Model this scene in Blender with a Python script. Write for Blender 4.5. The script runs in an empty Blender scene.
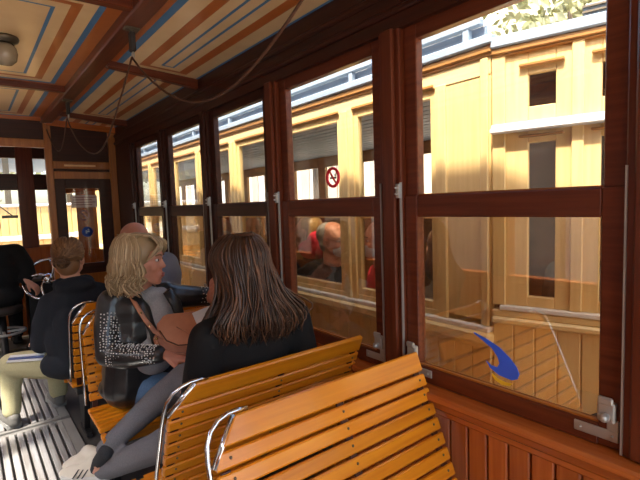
import bpy, bmesh, math, random
from mathutils import Vector as V, Matrix, Quaternion
random.seed(7)
SC = bpy.context.scene
COL = SC.collection
H = 1.28            # camera height over the floor; all shapes below are written relative to the eye
ORG = {}

# ------------------------------------------------------------------ materials
def nmat(name):
    m = bpy.data.materials.new(name); m.use_nodes = True
    nt = m.node_tree; nt.nodes.clear()
    out = nt.nodes.new('ShaderNodeOutputMaterial')
    return m, nt, out
def L(nt, a, b): nt.links.new(a, b)
def principled(nt, out, col=(.5,.5,.5), rough=.5, metal=0, coat=0, spec=.5):
    b = nt.nodes.new('ShaderNodeBsdfPrincipled')
    b.inputs['Base Color'].default_value = (*col, 1)
    b.inputs['Roughness'].default_value = rough
    b.inputs['Metallic'].default_value = metal
    b.inputs['Coat Weight'].default_value = coat
    b.inputs['Coat Roughness'].default_value = .12
    b.inputs['Specular IOR Level'].default_value = spec
    L(nt, b.outputs[0], out.inputs[0])
    return b
def noise_col(nt, c1, c2, scale=(5,5,5), ns=1.0, detail=4, lo=.3, hi=.7):
    tc = nt.nodes.new('ShaderNodeTexCoord'); mp = nt.nodes.new('ShaderNodeMapping')
    mp.inputs['Scale'].default_value = scale
    L(nt, tc.outputs['Object'], mp.inputs[0])
    n = nt.nodes.new('ShaderNodeTexNoise'); n.inputs['Scale'].default_value = ns; n.inputs['Detail'].default_value = detail
    L(nt, mp.outputs[0], n.inputs[0])
    r = nt.nodes.new('ShaderNodeValToRGB')
    r.color_ramp.elements[0].position = lo; r.color_ramp.elements[0].color = (*c1, 1)
    r.color_ramp.elements[1].position = hi; r.color_ramp.elements[1].color = (*c2, 1)
    L(nt, n.outputs['Fac'], r.inputs[0])
    return r.outputs[0], n.outputs['Fac']
def island_vary(nt, col, amt):
    g = nt.nodes.new('ShaderNodeNewGeometry')
    mr = nt.nodes.new('ShaderNodeMapRange'); mr.inputs[3].default_value = 1-amt; mr.inputs[4].default_value = 1+amt
    L(nt, g.outputs['Random Per Island'], mr.inputs[0])
    hs = nt.nodes.new('ShaderNodeHueSaturation'); L(nt, mr.outputs[0], hs.inputs['Value']); L(nt, col, hs.inputs['Color'])
    return hs.outputs[0]
def wood(name, c1, c2, axis=0, rough=.35, coat=.3, vary=.12, bump=.05, spec=.5):
    m, nt, out = nmat(name); b = principled(nt, out, c1, rough, 0, coat, spec)
    s = [60, 60, 60]; s[axis] = 3
    col, f = noise_col(nt, c1, c2, s, 1, 5)
    if vary: col = island_vary(nt, col, vary)
    L(nt, col, b.inputs['Base Color'])
    bp = nt.nodes.new('ShaderNodeBump'); bp.inputs['Strength'].default_value = bump; bp.inputs['Distance'].default_value = .004
    L(nt, f, bp.inputs['Height']); L(nt, bp.outputs[0], b.inputs['Normal'])
    return m
def plain(name, c, rough=.5, metal=0, coat=0, c2=None, sc=(8,8,8), bump=0, vary=0, spec=.5):
    m, nt, out = nmat(name); b = principled(nt, out, c, rough, metal, coat, spec)
    if c2 is None: c2 = tuple(x*.85 for x in c)
    col, f = noise_col(nt, c, c2, sc, 1, 3)
    if vary: col = island_vary(nt, col, vary)
    L(nt, col, b.inputs['Base Color'])
    if bump:
        bp = nt.nodes.new('ShaderNodeBump'); bp.inputs['Strength'].default_value = bump; bp.inputs['Distance'].default_value = .005
        L(nt, f, bp.inputs['Height']); L(nt, bp.outputs[0], b.inputs['Normal'])
    return m
def glass(name, tint=(1,1,1), f0=.04, dirt=0, dcol=(.5,.45,.4)):
    m, nt, out = nmat(name)
    tr = nt.nodes.new('ShaderNodeBsdfTransparent'); tr.inputs[0].default_value = (*tint, 1)
    gl = nt.nodes.new('ShaderNodeBsdfGlossy'); gl.inputs['Roughness'].default_value = 0.0; gl.inputs[0].default_value = (1,1,1,1)
    lw = nt.nodes.new('ShaderNodeLayerWeight'); lw.inputs[0].default_value = .5
    pw = nt.nodes.new('ShaderNodeMath'); pw.operation = 'POWER'; pw.inputs[1].default_value = 5; L(nt, lw.outputs['Facing'], pw.inputs[0])
    mu = nt.nodes.new('ShaderNodeMath'); mu.operation = 'MULTIPLY_ADD'; mu.inputs[1].default_value = 1-f0; mu.inputs[2].default_value = f0
    L(nt, pw.outputs[0], mu.inputs[0])
    base = tr.outputs[0]
    if dirt:
        df = nt.nodes.new('ShaderNodeBsdfDiffuse'); df.inputs[0].default_value = (*dcol, 1)
        col, f = noise_col(nt, (0,0,0), (1,1,1), (3,3,6), 1.5, 5, .35, .75)
        mm = nt.nodes.new('ShaderNodeMath'); mm.operation = 'MULTIPLY_ADD'; mm.inputs[1].default_value = dirt; mm.inputs[2].default_value = dirt*.5
        L(nt, col, mm.inputs[0])
        dm = nt.nodes.new('ShaderNodeMixShader'); L(nt, mm.outputs[0], dm.inputs[0]); L(nt, tr.outputs[0], dm.inputs[1]); L(nt, df.outputs[0], dm.inputs[2])
        base = dm.outputs[0]
    mx = nt.nodes.new('ShaderNodeMixShader'); L(nt, mu.outputs[0], mx.inputs[0]); L(nt, base, mx.inputs[1]); L(nt, gl.outputs[0], mx.inputs[2])
    L(nt, mx.outputs[0], out.inputs[0])
    return m

M = {}
MAH1, MAH2 = (.165,.037,.013), (.095,.020,.008)
for ax, n in enumerate('xyz'):
    M['mah'+n] = wood('mahogany_'+n, MAH1, MAH2, ax, .35, .12, .05, .05, .3)
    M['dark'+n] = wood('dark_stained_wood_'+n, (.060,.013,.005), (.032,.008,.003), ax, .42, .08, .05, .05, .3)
    M['honey'+n] = wood('honey_varnished_wood_'+n, (.76,.275,.010), (.61,.18,.006), ax, .30, .22, .10)
    M['oak'+n] = wood('amber_wood_'+n, (.44,.155,.022), (.32,.10,.014), ax, .35, .3, .06)
    M['wains'+n] = wood('red_brown_varnished_wood_'+n, (.48,.135,.026), (.35,.085,.016), ax, .25, .4, .10)
    M['tram'+n] = wood('pale_varnished_tram_wood_'+n, (.80,.57,.25), (.72,.48,.19), ax, .4, .2, .05)
M['tramlight'] = wood('cream_varnished_tram_wood', (.80,.60,.29), (.72,.52,.23), 1, .4, .2, .04)
M['tramdark'] = wood('brown_tram_wood', (.42,.20,.05), (.34,.15,.035), 1, .4, .2, .04)
M['tan'] = plain('tan_ceiling_paint', (.84,.60,.31), .35, 0, .2, (.78,.53,.26))
M['rust'] = plain('rust_brown_ceiling_paint', (.52,.145,.028), .4, 0, .15)
M['blue'] = plain('grey_blue_ceiling_paint', (.075,.22,.42), .45)
M['chrome'] = plain('chrome', (.75,.75,.76), .14, 1, 0, (.68,.68,.70))
M['alu'] = plain('aluminium', (.50,.49,.46), .45, .6)
M['bronze'] = plain('dark_bronze', (.16,.13,.09), .4, .7)
M['iron'] = plain('black_iron', (.018,.018,.020), .45, .3)
M['rope'] = plain('brown_cord', (.10,.040,.018), .8)
M['leather_strap'] = plain('black_leather_strap', (.025,.018,.015), .6)
M['opal'] = plain('opal_glass', (.34,.27,.18), .25, 0, .5)
M['glass'] = glass('clear_window_glass', (.97,.97,.96), .035)
M['lowglass'] = glass('smoky_lower_window_glass', (.89,.82,.71), .13, .02, (.55,.45,.34))
M['farglass'] = glass('far_tram_glass', (.93,.93,.92), .05)
M['mat'] = plain('worn_grey_floor_slats', (.36,.355,.36), .25, .0, .4, (.24,.22,.21), (40,3,40), .1, .15)
M['matedge'] = plain('grey_floor_edging', (.22,.21,.20), .5)
M['floor'] = plain('dark_floor_boards', (.055,.050,.047), .6)
M['gutter'] = plain('pale_grey_painted_metal', (.30,.36,.41), .5)
M['roofgrey'] = plain('grey_roof_canvas', (.25,.31,.38), .6)
M['white'] = plain('white_paint', (.80,.79,.76), .5)
M['paper'] = plain('white_paper', (.82,.82,.80), .7)
M['pinkpaper'] = plain('faded_pink_paper', (.88,.74,.71), .7)
M['red'] = plain('red_print', (.85,.02,.045), .5)
M['black'] = plain('black_print', (.02,.02,.02), .5)
M['greyprint'] = plain('grey_print', (.40,.20,.20), .6)
M['bluesign'] = plain('blue_print', (.03,.09,.42), .4)
M['cblue'] = plain('cobalt_blue_print', (.03,.15,1.0), .4)
M['cyellow'] = plain('yellow_print', (.95,.62,.03), .4)
M['skin'] = plain('skin', (.68,.36,.25), .5, 0, 0, (.62,.30,.20), (14,14,14))
M['skin2'] = plain('ruddy_skin', (.64,.30,.21), .5, 0, 0, (.55,.23,.15), (14,14,14))
M['lips'] = plain('lips', (.48,.13,.11), .4)
M['eye'] = plain('eye_white', (.75,.72,.68), .2)
M['iris'] = plain('eye_iris', (.05,.04,.03), .2)
def hairmat(name, c1, c2, c3, rough=.42):
    m, nt, out = nmat(name); b = principled(nt, out, c1, rough, 0, 0, .5)
    g = nt.nodes.new('ShaderNodeNewGeometry'); r = nt.nodes.new('ShaderNodeValToRGB')
    e = r.color_ramp.elements; e[0].color = (*c1,1); e[1].color = (*c3,1); e[1].position = 1
    k = e.new(.6); k.color = (*c2,1)
    L(nt, g.outputs['Random Per Island'], r.inputs[0]); L(nt, r.outputs[0], b.inputs['Base Color'])
    return m
M['hair_brown'] = hairmat('dark_brown_hair', (.028,.012,.006), (.062,.025,.011), (.135,.054,.022))
M['hair_blonde'] = hairmat('ash_blonde_hair', (.30,.20,.10), (.44,.31,.17), (.66,.50,.31))
M['hair_light'] = hairmat('light_brown_hair', (.12,.055,.022), (.20,.095,.038), (.32,.17,.075))
M['hair_grey'] = hairmat('grey_hair', (.30,.29,.28), (.40,.39,.38), (.5,.48,.46))
M['hair_yellow'] = hairmat('fair_hair', (.36,.21,.08), (.50,.31,.13), (.62,.42,.20))
def cloth(name, c, rough=.85, sc=(220,220,220), bump=.15): return plain(name, c, rough, 0, 0, tuple(x*.75 for x in c), sc, bump, 0, .3)
M['blackknit'] = cloth('black_knit', (.011,.011,.012))
M['greytrouser'] = cloth('grey_trousers', (.17,.17,.185))
M['jeans'] = cloth('blue_jeans', (.12,.22,.38))
M['leather'] = plain('black_leather', (.014,.014,.015), .32, 0, .2, (.028,.028,.028), (22,22,22), .5)
M['shirt'] = cloth('grey_shirt', (.42,.415,.42))
M['navy'] = cloth('navy_jacket', (.016,.019,.026))
M['khaki'] = cloth('pale_khaki_trousers', (.52,.48,.28))
M['stripe'] = cloth('white_stripe', (.75,.75,.75)); M['stripeblue'] = cloth('blue_stripe', (.12,.16,.34))
M['greyblue'] = cloth('grey_blue_shirt', (.22,.25,.35))
M['blackcloth'] = cloth('black_cloth', (.012,.012,.013))
M['charcoal'] = cloth('charcoal_coat', (.035,.037,.042))
M['redcloth'] = cloth('red_cloth', (.72,.03,.07))
M['beige'] = cloth('beige_cloth', (.55,.48,.38))
M['mask'] = cloth('pale_blue_mask', (.55,.66,.74))
M['tanleather'] = plain('tan_leather', (.56,.24,.13), .42, 0, .15, (.48,.19,.10), (25,25,25), .2)
M['tandark'] = plain('dark_tan_leather', (.36,.14,.075), .45, 0, .15, (.30,.11,.06), (25,25,25), .2)
M['hair_bun'] = hairmat('brown_bun_hair', (.07,.032,.014), (.12,.055,.022), (.22,.11,.045))
M['gold'] = plain('gold_metal', (.75,.55,.25), .25, 1)
M['stud'] = plain('silver_stud', (.92,.91,.87), .3, .3)
M['shoe'] = plain('cream_shoe', (.68,.64,.54), .6, 0, 0, (.60,.55,.45))
M['greysole'] = plain('grey_rubber', (.25,.25,.24), .7)
M['sole'] = plain('white_rubber', (.72,.71,.68), .6)
M['greyshoe'] = plain('grey_shoe', (.13,.125,.115), .7)
M['leaf'] = plain('leaves', (.26,.28,.12), .6, 0, 0, (.42,.40,.22), (3,3,3), 0, .3)
M['bark'] = plain('bark', (.16,.12,.09), .9, 0, 0, (.10,.08,.06), (8,8,2), .4)
M['plaster'] = plain('cream_plaster', (.74,.67,.53), .9, 0, 0, (.66,.58,.44), (1,1,1), .1)
M['shutter'] = plain('grey_brown_shutter', (.42,.37,.30), .6)
M['stone'] = plain('brown_stone', (.30,.23,.16), .9, 0, 0, (.22,.17,.12), (2,2,4), .3)
M['ground'] = plain('pale_gravel', (.52,.48,.42), .95, 0, 0, (.42,.38,.33), (6,6,6), .2)
M['roadgrey'] = plain('grey_paving', (.22,.21,.20), .9)

# ------------------------------------------------------------------ mesh builder
class MB:
    def __init__(s): s.bm = bmesh.new(); s.mi = 0
    def _face(s, vs, smooth=False):
        try: f = s.bm.faces.new(vs)
        except ValueError: return
        f.material_index = s.mi; f.smooth = smooth
    def hexa(s, p, bev=0):
        v = [s.bm.verts.new(q) for q in p]
        for f in ((0,3,2,1),(4,5,6,7),(0,1,5,4),(1,2,6,5),(2,3,7,6),(3,0,4,7)): s._face([v[i] for i in f])
        if bev:
            es = {e for q in v for e in q.link_edges}
            r = bmesh.ops.bevel(s.bm, geom=list(es), offset=bev, segments=1, affect='EDGES', clamp_overlap=True)
            for f in r['faces']: f.material_index = s.mi
        return s
    def box(s, x0, x1, y0, y1, z0, z1, bev=0):
        return s.hexa([(x0,y0,z0),(x1,y0,z0),(x1,y1,z0),(x0,y1,z0),(x0,y0,z1),(x1,y0,z1),(x1,y1,z1),(x0,y1,z1)], bev)
    def obox(s, c, ax, ay, az, hx, hy, hz, bev=0):
        c, ax, ay, az = V(c), V(ax).normalized()*hx, V(ay).normalized()*hy, V(az).normalized()*hz
        return s.hexa([c-ax-ay-az, c+ax-ay-az, c+ax+ay-az, c-ax+ay-az, c-ax-ay+az, c+ax-ay+az, c+ax+ay+az, c-ax+ay+az], bev)
    def prism(s, pts, off):
        off = V(off); a = [s.bm.verts.new(V(p)) for p in pts]; b = [s.bm.verts.new(V(p)+off) for p in pts]
        n = len(a); s._face(a[::-1]); s._face(b)
        for i in range(n): s._face([a[i], a[(i+1)%n], b[(i+1)%n], b[i]])
        return s
    def tube(s, pts, r, n=8, closed=False, cap=True, flat=1.0, up=None):
        pts = [V(p) for p in pts]; k = len(pts); rr = r if isinstance(r, (list, tuple)) else [r]*k
        rings = []; prev = None
        for i in range(k):
            if closed: t = pts[(i+1)%k]-pts[i-1]
            else: t = pts[min(i+1,k-1)]-pts[max(i-1,0)]
            if t.length < 1e-9: t = V((0,0,1))
            t.normalize()
            if up is not None: a = V(up) - t*t.dot(V(up))
            elif prev is None: a = t.orthogonal()
            else: a = prev - t*t.dot(prev)
            if a.length < 1e-6: a = t.orthogonal()
            a.normalize(); prev = a; b = t.cross(a)
            rings.append([s.bm.verts.new(pts[i]+a*(rr[i]*math.cos(2*math.pi*j/n))*flat+b*(rr[i]*math.sin(2*math.pi*j/n))) for j in range(n)])
        for i in range(k if closed else k-1):
            A, B = rings[i], rings[(i+1)%k]
            for j in range(n): s._face([A[j], A[(j+1)%n], B[(j+1)%n], B[j]], True)
        if cap and not closed: s._face(rings[0][::-1]); s._face(rings[-1])
        return s
    def ell(s, c, r, rot=None, u=14, v=10):
        if not isinstance(r, (list, tuple)): r = (r,r,r)
        m = Matrix.Translation(V(c)) @ ((rot or Matrix.Identity(3)).to_4x4()) @ Matrix.Diagonal((*r,1))
        q = bmesh.ops.create_uvsphere(s.bm, u_segments=u, v_segments=v, radius=1, matrix=m)
        for vv in q['verts']:
            for f in vv.link_faces: f.smooth = True; f.material_index = s.mi
        return s
    def caps(s, p0, r0, p1, r1, n=12):
        p0, p1 = V(p0), V(p1); d = p1-p0; l = d.length
        if l < 1e-6: return s.ell(p0, max(r0,r1))
        t = d/l; pts = []; rr = []
        for k in range(5):
            a = -math.pi/2 + k*math.pi/10
            pts.append(p0+t*(r0*math.sin(a))); rr.append(max(r0*math.cos(a), 1e-4))
        pts.append(p0); rr.append(r0); pts.append(p1); rr.append(r1)
        for k in range(1,6):
            a = k*math.pi/10; pts.append(p1+t*(r1*math.sin(a))); rr.append(max(r1*math.cos(a),1e-4))
        return s.tube(pts, rr, n)
    def chain(s, pts, rads):
        for i in range(len(pts)-1): s.caps(pts[i], rads[i], pts[i+1], rads[i+1])
        return s
    def lathe(s, base, axis, prof, n=20):
        axis = V(axis).normalized(); return s.tube([V(base)+axis*h for r, h in prof], [max(r,1e-4) for r, h in prof], n)

def world_org(o):
    p = V((0,0,0))
    while o: p += V(ORG.get(o.name, (0,0,0))); o = o.parent
    return p
def tag(o, label=None, cat=None, group=None, kind=None):
    if label: o['label'] = label
    if cat: o['category'] = cat
    if group: o['group'] = group
    if kind: o['kind'] = kind
    return o
def obj(name, mb, mats, parent=None, label=None, cat=None, group=None, kind=None, remesh=0, smooth=0, recalc=True):
    bm = mb.bm
    if recalc: bmesh.ops.recalc_face_normals(bm, faces=bm.faces[:])
    me = bpy.data.meshes.new(name); bm.to_mesh(me); bm.free()
    for m in (mats if isinstance(mats, (list,tuple)) else [mats]): me.materials.append(M[m] if isinstance(m, str) else m)
    o = bpy.data.objects.new(name, me); COL.objects.link(o)
    if remesh:
        r = o.modifiers.new('r', 'REMESH'); r.mode = 'VOXEL'; r.voxel_size = remesh; r.use_smooth_shade = True
        if smooth:
            sm = o.modifiers.new('s', 'SMOOTH'); sm.iterations = smooth; sm.factor = .5
        dg = bpy.context.evaluated_depsgraph_get()
        m2 = bpy.data.meshes.new_from_object(o.evaluated_get(dg)); o.modifiers.clear()
        o.data = m2; bpy.data.meshes.remove(me); me = m2; me.name = name
    if parent is not None: off = world_org(parent)
    else:
        xs = [v.co for v in me.vertices]
        off = V(((min(c.x for c in xs)+max(c.x for c in xs))/2, (min(c.y for c in xs)+max(c.y for c in xs))/2, min(c.z for c in xs)))
    me.transform(Matrix.Translation(-off))
    if parent is not None:
        o.parent = parent; ORG[o.name] = (0,0,0)
    else:
        ORG[o.name] = tuple(off); o.location = off + V((0,0,H))
    return tag(o, label, cat, group, kind)
def thing(name, loc, label=None, cat=None, group=None, kind=None):
    o = bpy.data.objects.new(name, None); o.empty_display_size = .1; COL.objects.link(o)
    ORG[o.name] = tuple(loc); o.location = V(loc) + V((0,0,H))
    return tag(o, label, cat, group, kind)
def struct(name, mb, mats, parent=None, label=None): return obj(name, mb, mats, parent, label=label, kind='structure')
SKY_STRENGTH, SUN_STRENGTH, SUN_DIR, EXPOSURE = .40, 6.0, (.69,.30,-1.15), 1.0
# ------------------------------------------------------------------ the car we sit in
FL = -H
P = .743; YL0, YR0 = .968, .4248
ZT, ZU, ZL, ZB = .5106, .0155, -.0548, -.549
Y0, YE = -1.1, 4.5

# floor and its slatted mats
struct('floor', MB().box(-.80,1.22,Y0,5.70,FL-.06,FL-.012), 'floor')
def mat(name, x0, x1, y0, y1, label):
    t = thing(name, ((x0+x1)/2,(y0+y1)/2,FL-.012), label, 'floor mat', 'slatted aisle mats')
    b = MB(); x = x0
    while x+.03 < x1-.05:
        b.box(x, x+.029, y0+.035, y1-.03, FL-.012, FL+.010, .004); x += .0405
    obj('slats', b, 'mat', t)
    e = MB(); e.box(x1-.05, x1, y0, y1, FL-.012, FL+.006, .002); e.box(x0, x1-.05, y1-.028, y1, FL-.012, FL+.008, .002); e.box(x0, x1-.05, y0, y0+.03, FL-.012, FL+.004, .002)
    obj('edging', e, 'matedge', t)
mat('floor_mat', -.02, .425, .6, 3.13, 'grey slatted aisle floor mat beside the cream sneaker')
mat('floor_mat', -.02, .425, 3.17, 4.5, 'grey slatted aisle floor mat under the foot in pale khaki trousers')

# right wall
b = MB(); y = Y0
b.box(1.175,1.22,Y0,YE,FL-.01,-.66)
while y < YE: b.box(1.158,1.18,y+.0025,min(y+.0625,YE),FL-.01,-.672,.004); y += .065
struct('wall_right', b, ['wainsz'])
b = MB(); b.box(1.095,1.225,Y0,YE,-.628,-.604,.006); b.box(1.125,1.22,Y0,YE,-.665,-.626,.008); b.box(1.142,1.22,Y0,YE,-.69,-.663,.006)
struct('trim_1', b, 'wainsy')
b = MB(); b.box(1.145,1.22,Y0,YE,.555,.78); b.box(1.130,1.16,Y0,YE,.60,.622,.006); b.box(1.134,1.16,Y0,YE,.665,.69,.006)
struct('trim_20', b, 'darky')
n = 2
for i in range(-2, 6):
    y0, y1 = (YL0+P*i+.052, YL0+P*i+.148) if i < 5 else (3.995, YE-.002)
    if i == 4: y1 = YE-.002
    if i == 5: continue
    b = MB(); b.box(1.146,1.222,y0,y1,-.604,.60,.004); b.box(1.132,1.15,y0+.02,y1-.02 if i<4 else y0+.076,-.60,.56,.005)
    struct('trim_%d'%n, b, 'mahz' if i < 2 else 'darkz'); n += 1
for i in range(-1, 5):
    yl, yr = YL0+P*i, YR0+P*i
    w = 'window_%d' % (i+2)
    f = MB()
    for (a, c) in ((yr-.052, yr), (yl, yl+.052)):
        f.box(1.166,1.200,a,c,ZU-.02,ZT+.048,.003); f.box(1.158,1.195,a,c,ZB-.05,ZU,.003)
    f.box(1.166,1.200,yr-.001,yl+.001,ZT,ZT+.048,.003)
    f.box(1.158,1.200,yr-.001,yl+.001,ZL,ZU,.004)
    f.box(1.158,1.195,yr-.001,yl+.001,ZB-.055,ZB,.004)
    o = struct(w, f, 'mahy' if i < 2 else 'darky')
    struct('upper_pane', MB().box(1.182,1.186,yr-.01,yl+.01,ZU-.01,ZT+.01), 'glass', o)
    struct('lower_pane', MB().box(1.174,1.178,yr-.01,yl+.01,ZB-.01,ZL+.01), 'lowglass', o)
    g = MB()
    g.box(1.164,1.174,yr,yl,ZB,ZB+.005); g.box(1.172,1.182,yr,yl,ZU,ZU+.004)
    struct('glazing_bead', g, 'oaky', o)
    # guide channels on the posts, with the small bolt plate at rail height
    c = MB(); c.box(1.140,1.152,yl+.053,yl+.057,ZB-.05,.06)
    struct('guide_channel', c, 'alu', o, 'grey metal guide channel')
    c = MB(); c.box(1.140,1.152,yr-.057,yr-.053,ZB-.05,.06)
    struct('guide_channel', c, 'alu', o, 'grey metal guide channel')
    c = MB(); c.box(1.128,1.142,yl+.048,yl+.064,.008,.055,.002); c.caps((1.13,yl+.056,.042),.0035,(1.120,yl+.056,.042),.0035); c.caps((1.13,yl+.056,.022),.0035,(1.120,yl+.056,.022),.0035)
    struct('bolt_plate', c, 'alu', o, 'pale metal bolt plate')
    for (yc, s) in ((yr-.022, 1), (yl+.022, -1)):
        c = MB(); c.box(1.142,1.160,yc-.019,yc+.019,-.535,-.485,.004); c.box(1.136,1.146,yc-.016,yc+.016,-.490,-.472,.003)
        c.caps((1.132,yc,-.520),.010,(1.144,yc,-.520),.010); c.caps((1.136,yc,-.518),.0035,(1.136,yc+.012*s,-.516),.0035)
        la = struct('latch', c, 'alu', o, 'metal window latch')
        c = MB(); ya, yb = sorted((yc-.024*s, yc+.075*s)); c.box(1.154,1.159,ya,yb,-.582,-.556,.002)
        ya, yb = sorted((yc-.024*s, yc+.002*s)); c.box(1.154,1.159,ya,yb,-.558,-.528,.002)
        for q in (.06, -.01): c.caps((1.1545,yc+q*s,-.569),.004,(1.152,yc+q*s,-.569),.003)
        struct('corner_bracket', c, 'alu', o, 'pale metal corner bracket with two screws')

# left wall: open window bays over a boarded panel
b = MB(); b.box(-.82,-.776,Y0,YE,FL-.01,-.62); b.box(-.83,-.74,Y0,YE,-.62,-.57,.006); b.box(-.82,-.77,Y0,YE,.52,.78)
struct('wall_left', b, 'wainsy')
b = MB()
for i in range(-3, 6):
    y0 = YL0+P*i+.052
    if Y0 < y0 < YE: b.box(-.82,-.73,y0-.03,min(y0+.126,YE),-.58,.53,.004)
b.box(-.80,-.77,Y0,YE,ZL,ZU)
struct('trim_21', b, 'mahz')

# bulkhead at the far end of the saloon, with a glazed panel either side of the doorway
b = MB()
for s in (1, -1):
    X = lambda x: .2+s*(x-.2)
    def bx(x0,x1,y0,y1,z0,z1,bv=.004):
        a, c = sorted((X(x0),X(x1))); b.box(a,c,y0,y1,z0,z1,bv)
    bx(.577,.630,4.48,4.54,FL,.80); bx(1.085,1.145,4.49,4.54,FL,.78)
    bx(.630,1.085,4.495,4.535,.375,.44); bx(.630,1.085,4.495,4.535,.288,.352)
    bx(.630,1.085,4.50,4.535,-.68,-.56)
b.box(-.177,.577,4.48,4.53,.548,.615,.004)
wb = struct('wall_front', b, 'oakz')
b = MB()
for s in (1, -1):
    X = lambda x: .2+s*(x-.2)
    def bx(x0,x1,y0,y1,z0,z1,bv=.003):
        a, c = sorted((X(x0),X(x1))); b.box(a,c,y0,y1,z0,z1,bv)
    bx(.63,1.085,4.51,4.53,.44,.80); bx(.63,1.085,4.515,4.53,.35,.376)
    bx(.63,.712,4.50,4.53,-.56,.288); bx(.985,1.085,4.50,4.53,-.56,.288); bx(.712,.985,4.50,4.53,.205,.288); bx(.712,.985,4.50,4.53,-.56,-.468)
    bx(1.145,1.22,4.49,4.54,FL,.78); bx(.63,1.085,4.51,4.53,FL,-.68)
b.box(-.177,.577,4.50,4.53,.615,.81,.003)
struct('bulkhead_panel', b, 'darkx', wb, 'dark stained panel')
struct('pane', MB().box(.705,.99,4.514,4.518,-.475,.212), 'glass', wb)
struct('pane', MB().box(-.59,-.305,4.514,4.518,-.475,.212), 'glass', wb)
b = MB(); b.box(.715,.965,4.488,4.497,.396,.412,.002)
struct('name_strip', b, 'tan', wb, 'pale blank strip')

# driver's vestibule beyond the doorway
b = MB()
b.box(-.62,1.0,5.60,5.65,FL,-.36,.004)
wf = struct('wall_far', b, 'wainsz')
b = MB()
for (x0,x1) in ((.735,.87),(-.47,-.335)): b.box(x0,x1,5.58,5.65,-.36,.80,.004)
for (x0,x1) in ((.452,.60),(-.20,-.05)): b.box(x0,x1,5.57,5.65,-.36,.80,.006)
struct('mullion', b, 'mahz', wf, 'dark red brown mullion')
b = MB(); b.box(-.47,.87,5.585,5.645,.240,.405,.004); b.box(-.47,.87,5.585,5.645,.565,.80,.004)
struct('transom', b, 'darkx', wf, 'dark transom rail')
b = MB()
for (x0,x1) in ((-.05,.452),(.60,.735),(-.335,-.20)):
    b.box(x0-.01,x1+.01,5.615,5.619,-.365,.245); b.box(x0-.01,x1+.01,5.615,5.619,.40,.57)
struct('pane', b, 'glass', wf)
b = MB(); b.box(-.05,.452,5.575,5.59,-.36,-.335); b.box(.6,.735,5.575,5.59,-.36,-.335)
struct('sill', b, 'oakx', wf)
for s, nm in ((1,'wall_right_front'),(-1,'wall_left_front')):
    b = MB(); X = lambda x: .2+s*(x-.2)
    p = lambda x,y,z: (X(x),y,z)
    for (z0,z1) in ((FL,-.38),(.20,.80)):
        b.hexa([p(1.12,4.54,z0),p(1.16,4.54,z0),p(.91,5.65,z0),p(.87,5.65,z0),p(1.12,4.54,z1),p(1.16,4.54,z1),p(.91,5.65,z1),p(.87,5.65,z1)])
    b.hexa([p(.985,5.12,-.55),p(1.025,5.12,-.55),p(1.005,5.21,-.55),p(.965,5.21,-.55),p(.985,5.12,.42),p(1.025,5.12,.42),p(1.005,5.21,.42),p(.965,5.21,.42)])
    ws = struct(nm, b, 'wainsz')
    b = MB(); ya, yb = 4.98, 5.36; xa, xb = 1.12-.225*(ya-4.54), 1.12-.225*(yb-4.54)  # wooden panel added to dim the bright view through the end glass
    b.hexa([p(xa,ya,-.38),p(xa+.03,ya,-.38),p(xb+.03,yb,-.38),p(xb,yb,-.38),p(xa,ya,.20),p(xa+.03,ya,.20),p(xb+.03,yb,.20),p(xb,yb,.20)])
    struct('dimming_panel', b, 'oakz', ws, 'added amber wooden panel dimming the view')
wi = struct('wiper_arm', MB().tube([(.15,5.653,.22),(.32,5.653,.05),(.40,5.653,-.03)],.006,6), 'iron', wf, 'thin black wiper arm')
struct('wiper_blade', MB().box(.30,.44,5.648,5.658,-.045,-.015), 'black', wi)

# ceiling: painted panels, ridge beams, battens
def panel(mb, A, B, y0, y1, uw, vw, drop=.0):
    # A, B: (x,z) of the two long edges; uw: list of (distance from the edge, material) across; painted borders as strips of one board
    W = math.hypot(B[0]-A[0], B[1]-A[1]); Lh = y1-y0
    us = sorted({0, W, W/2} | {d for d,_ in uw} | {W-d for d,_ in uw}); vs = sorted({0, Lh, Lh/2} | {d for d,_ in vw} | {Lh-d for d,_ in vw})
    def idx(d, tab):
        r = 0
        for k, (q,_) in enumerate(tab):
            if d >= q-1e-6: r = k
        return r
    for i in range(len(us)-1):
        for j in range(len(vs)-1):
            du = min((us[i]+us[i+1])/2, W-(us[i]+us[i+1])/2); dv = min((vs[j]+vs[j+1])/2, Lh-(vs[j]+vs[j+1])/2)
            k = min(idx(du, uw), idx(dv, vw)); mb.mi = uw[k][1]
            def pt(u, v, dz=0): return (A[0]+(B[0]-A[0])*u/W, y0+v, A[1]+(B[1]-A[1])*u/W+dz)
            vv = [mb.bm.verts.new(q) for q in (pt(us[i],vs[j]),pt(us[i],vs[j+1]),pt(us[i+1],vs[j+1]),pt(us[i+1],vs[j]))]
            mb._face(vv)
SU = [(0,1),(.05,2),(.083,0),(.155,1),(.203,0),(.250,2),(.263,0)]
SV = [(0,0),(.012,0),(.016,0),(.06,1),(.085,0),(.125,2),(.138,0)]
CU = [(0,1),(.062,2),(.088,0),(.14,1),(.178,0),(.225,2),(.240,0)]
CV = [(0,1),(.05,2),(.075,0),(.13,1),(.16,0),(.21,2),(.222,0)]
b = MB()
for (y0,y1) in ((Y0,1.13),(1.13,2.61),(2.61,4.09),(4.09,4.5)):
    if y1-y0 > .6:
        panel(b, (.645,.785),(1.215,.749),y0,y1,SU,SV); panel(b, (-.245,.785),(-.815,.749),y0,y1,SU,SV)
    else:
        panel(b, (.645,.785),(1.215,.749),y0,y1,SU,[(0,0),(.01,0),(.016,0),(.02,0),(.03,0),(.04,0),(.05,0)]); panel(b, (-.245,.785),(-.815,.749),y0,y1,SU,SV[:1]+[(d*.2+.01,m) for d,m in SV[1:]])
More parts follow.
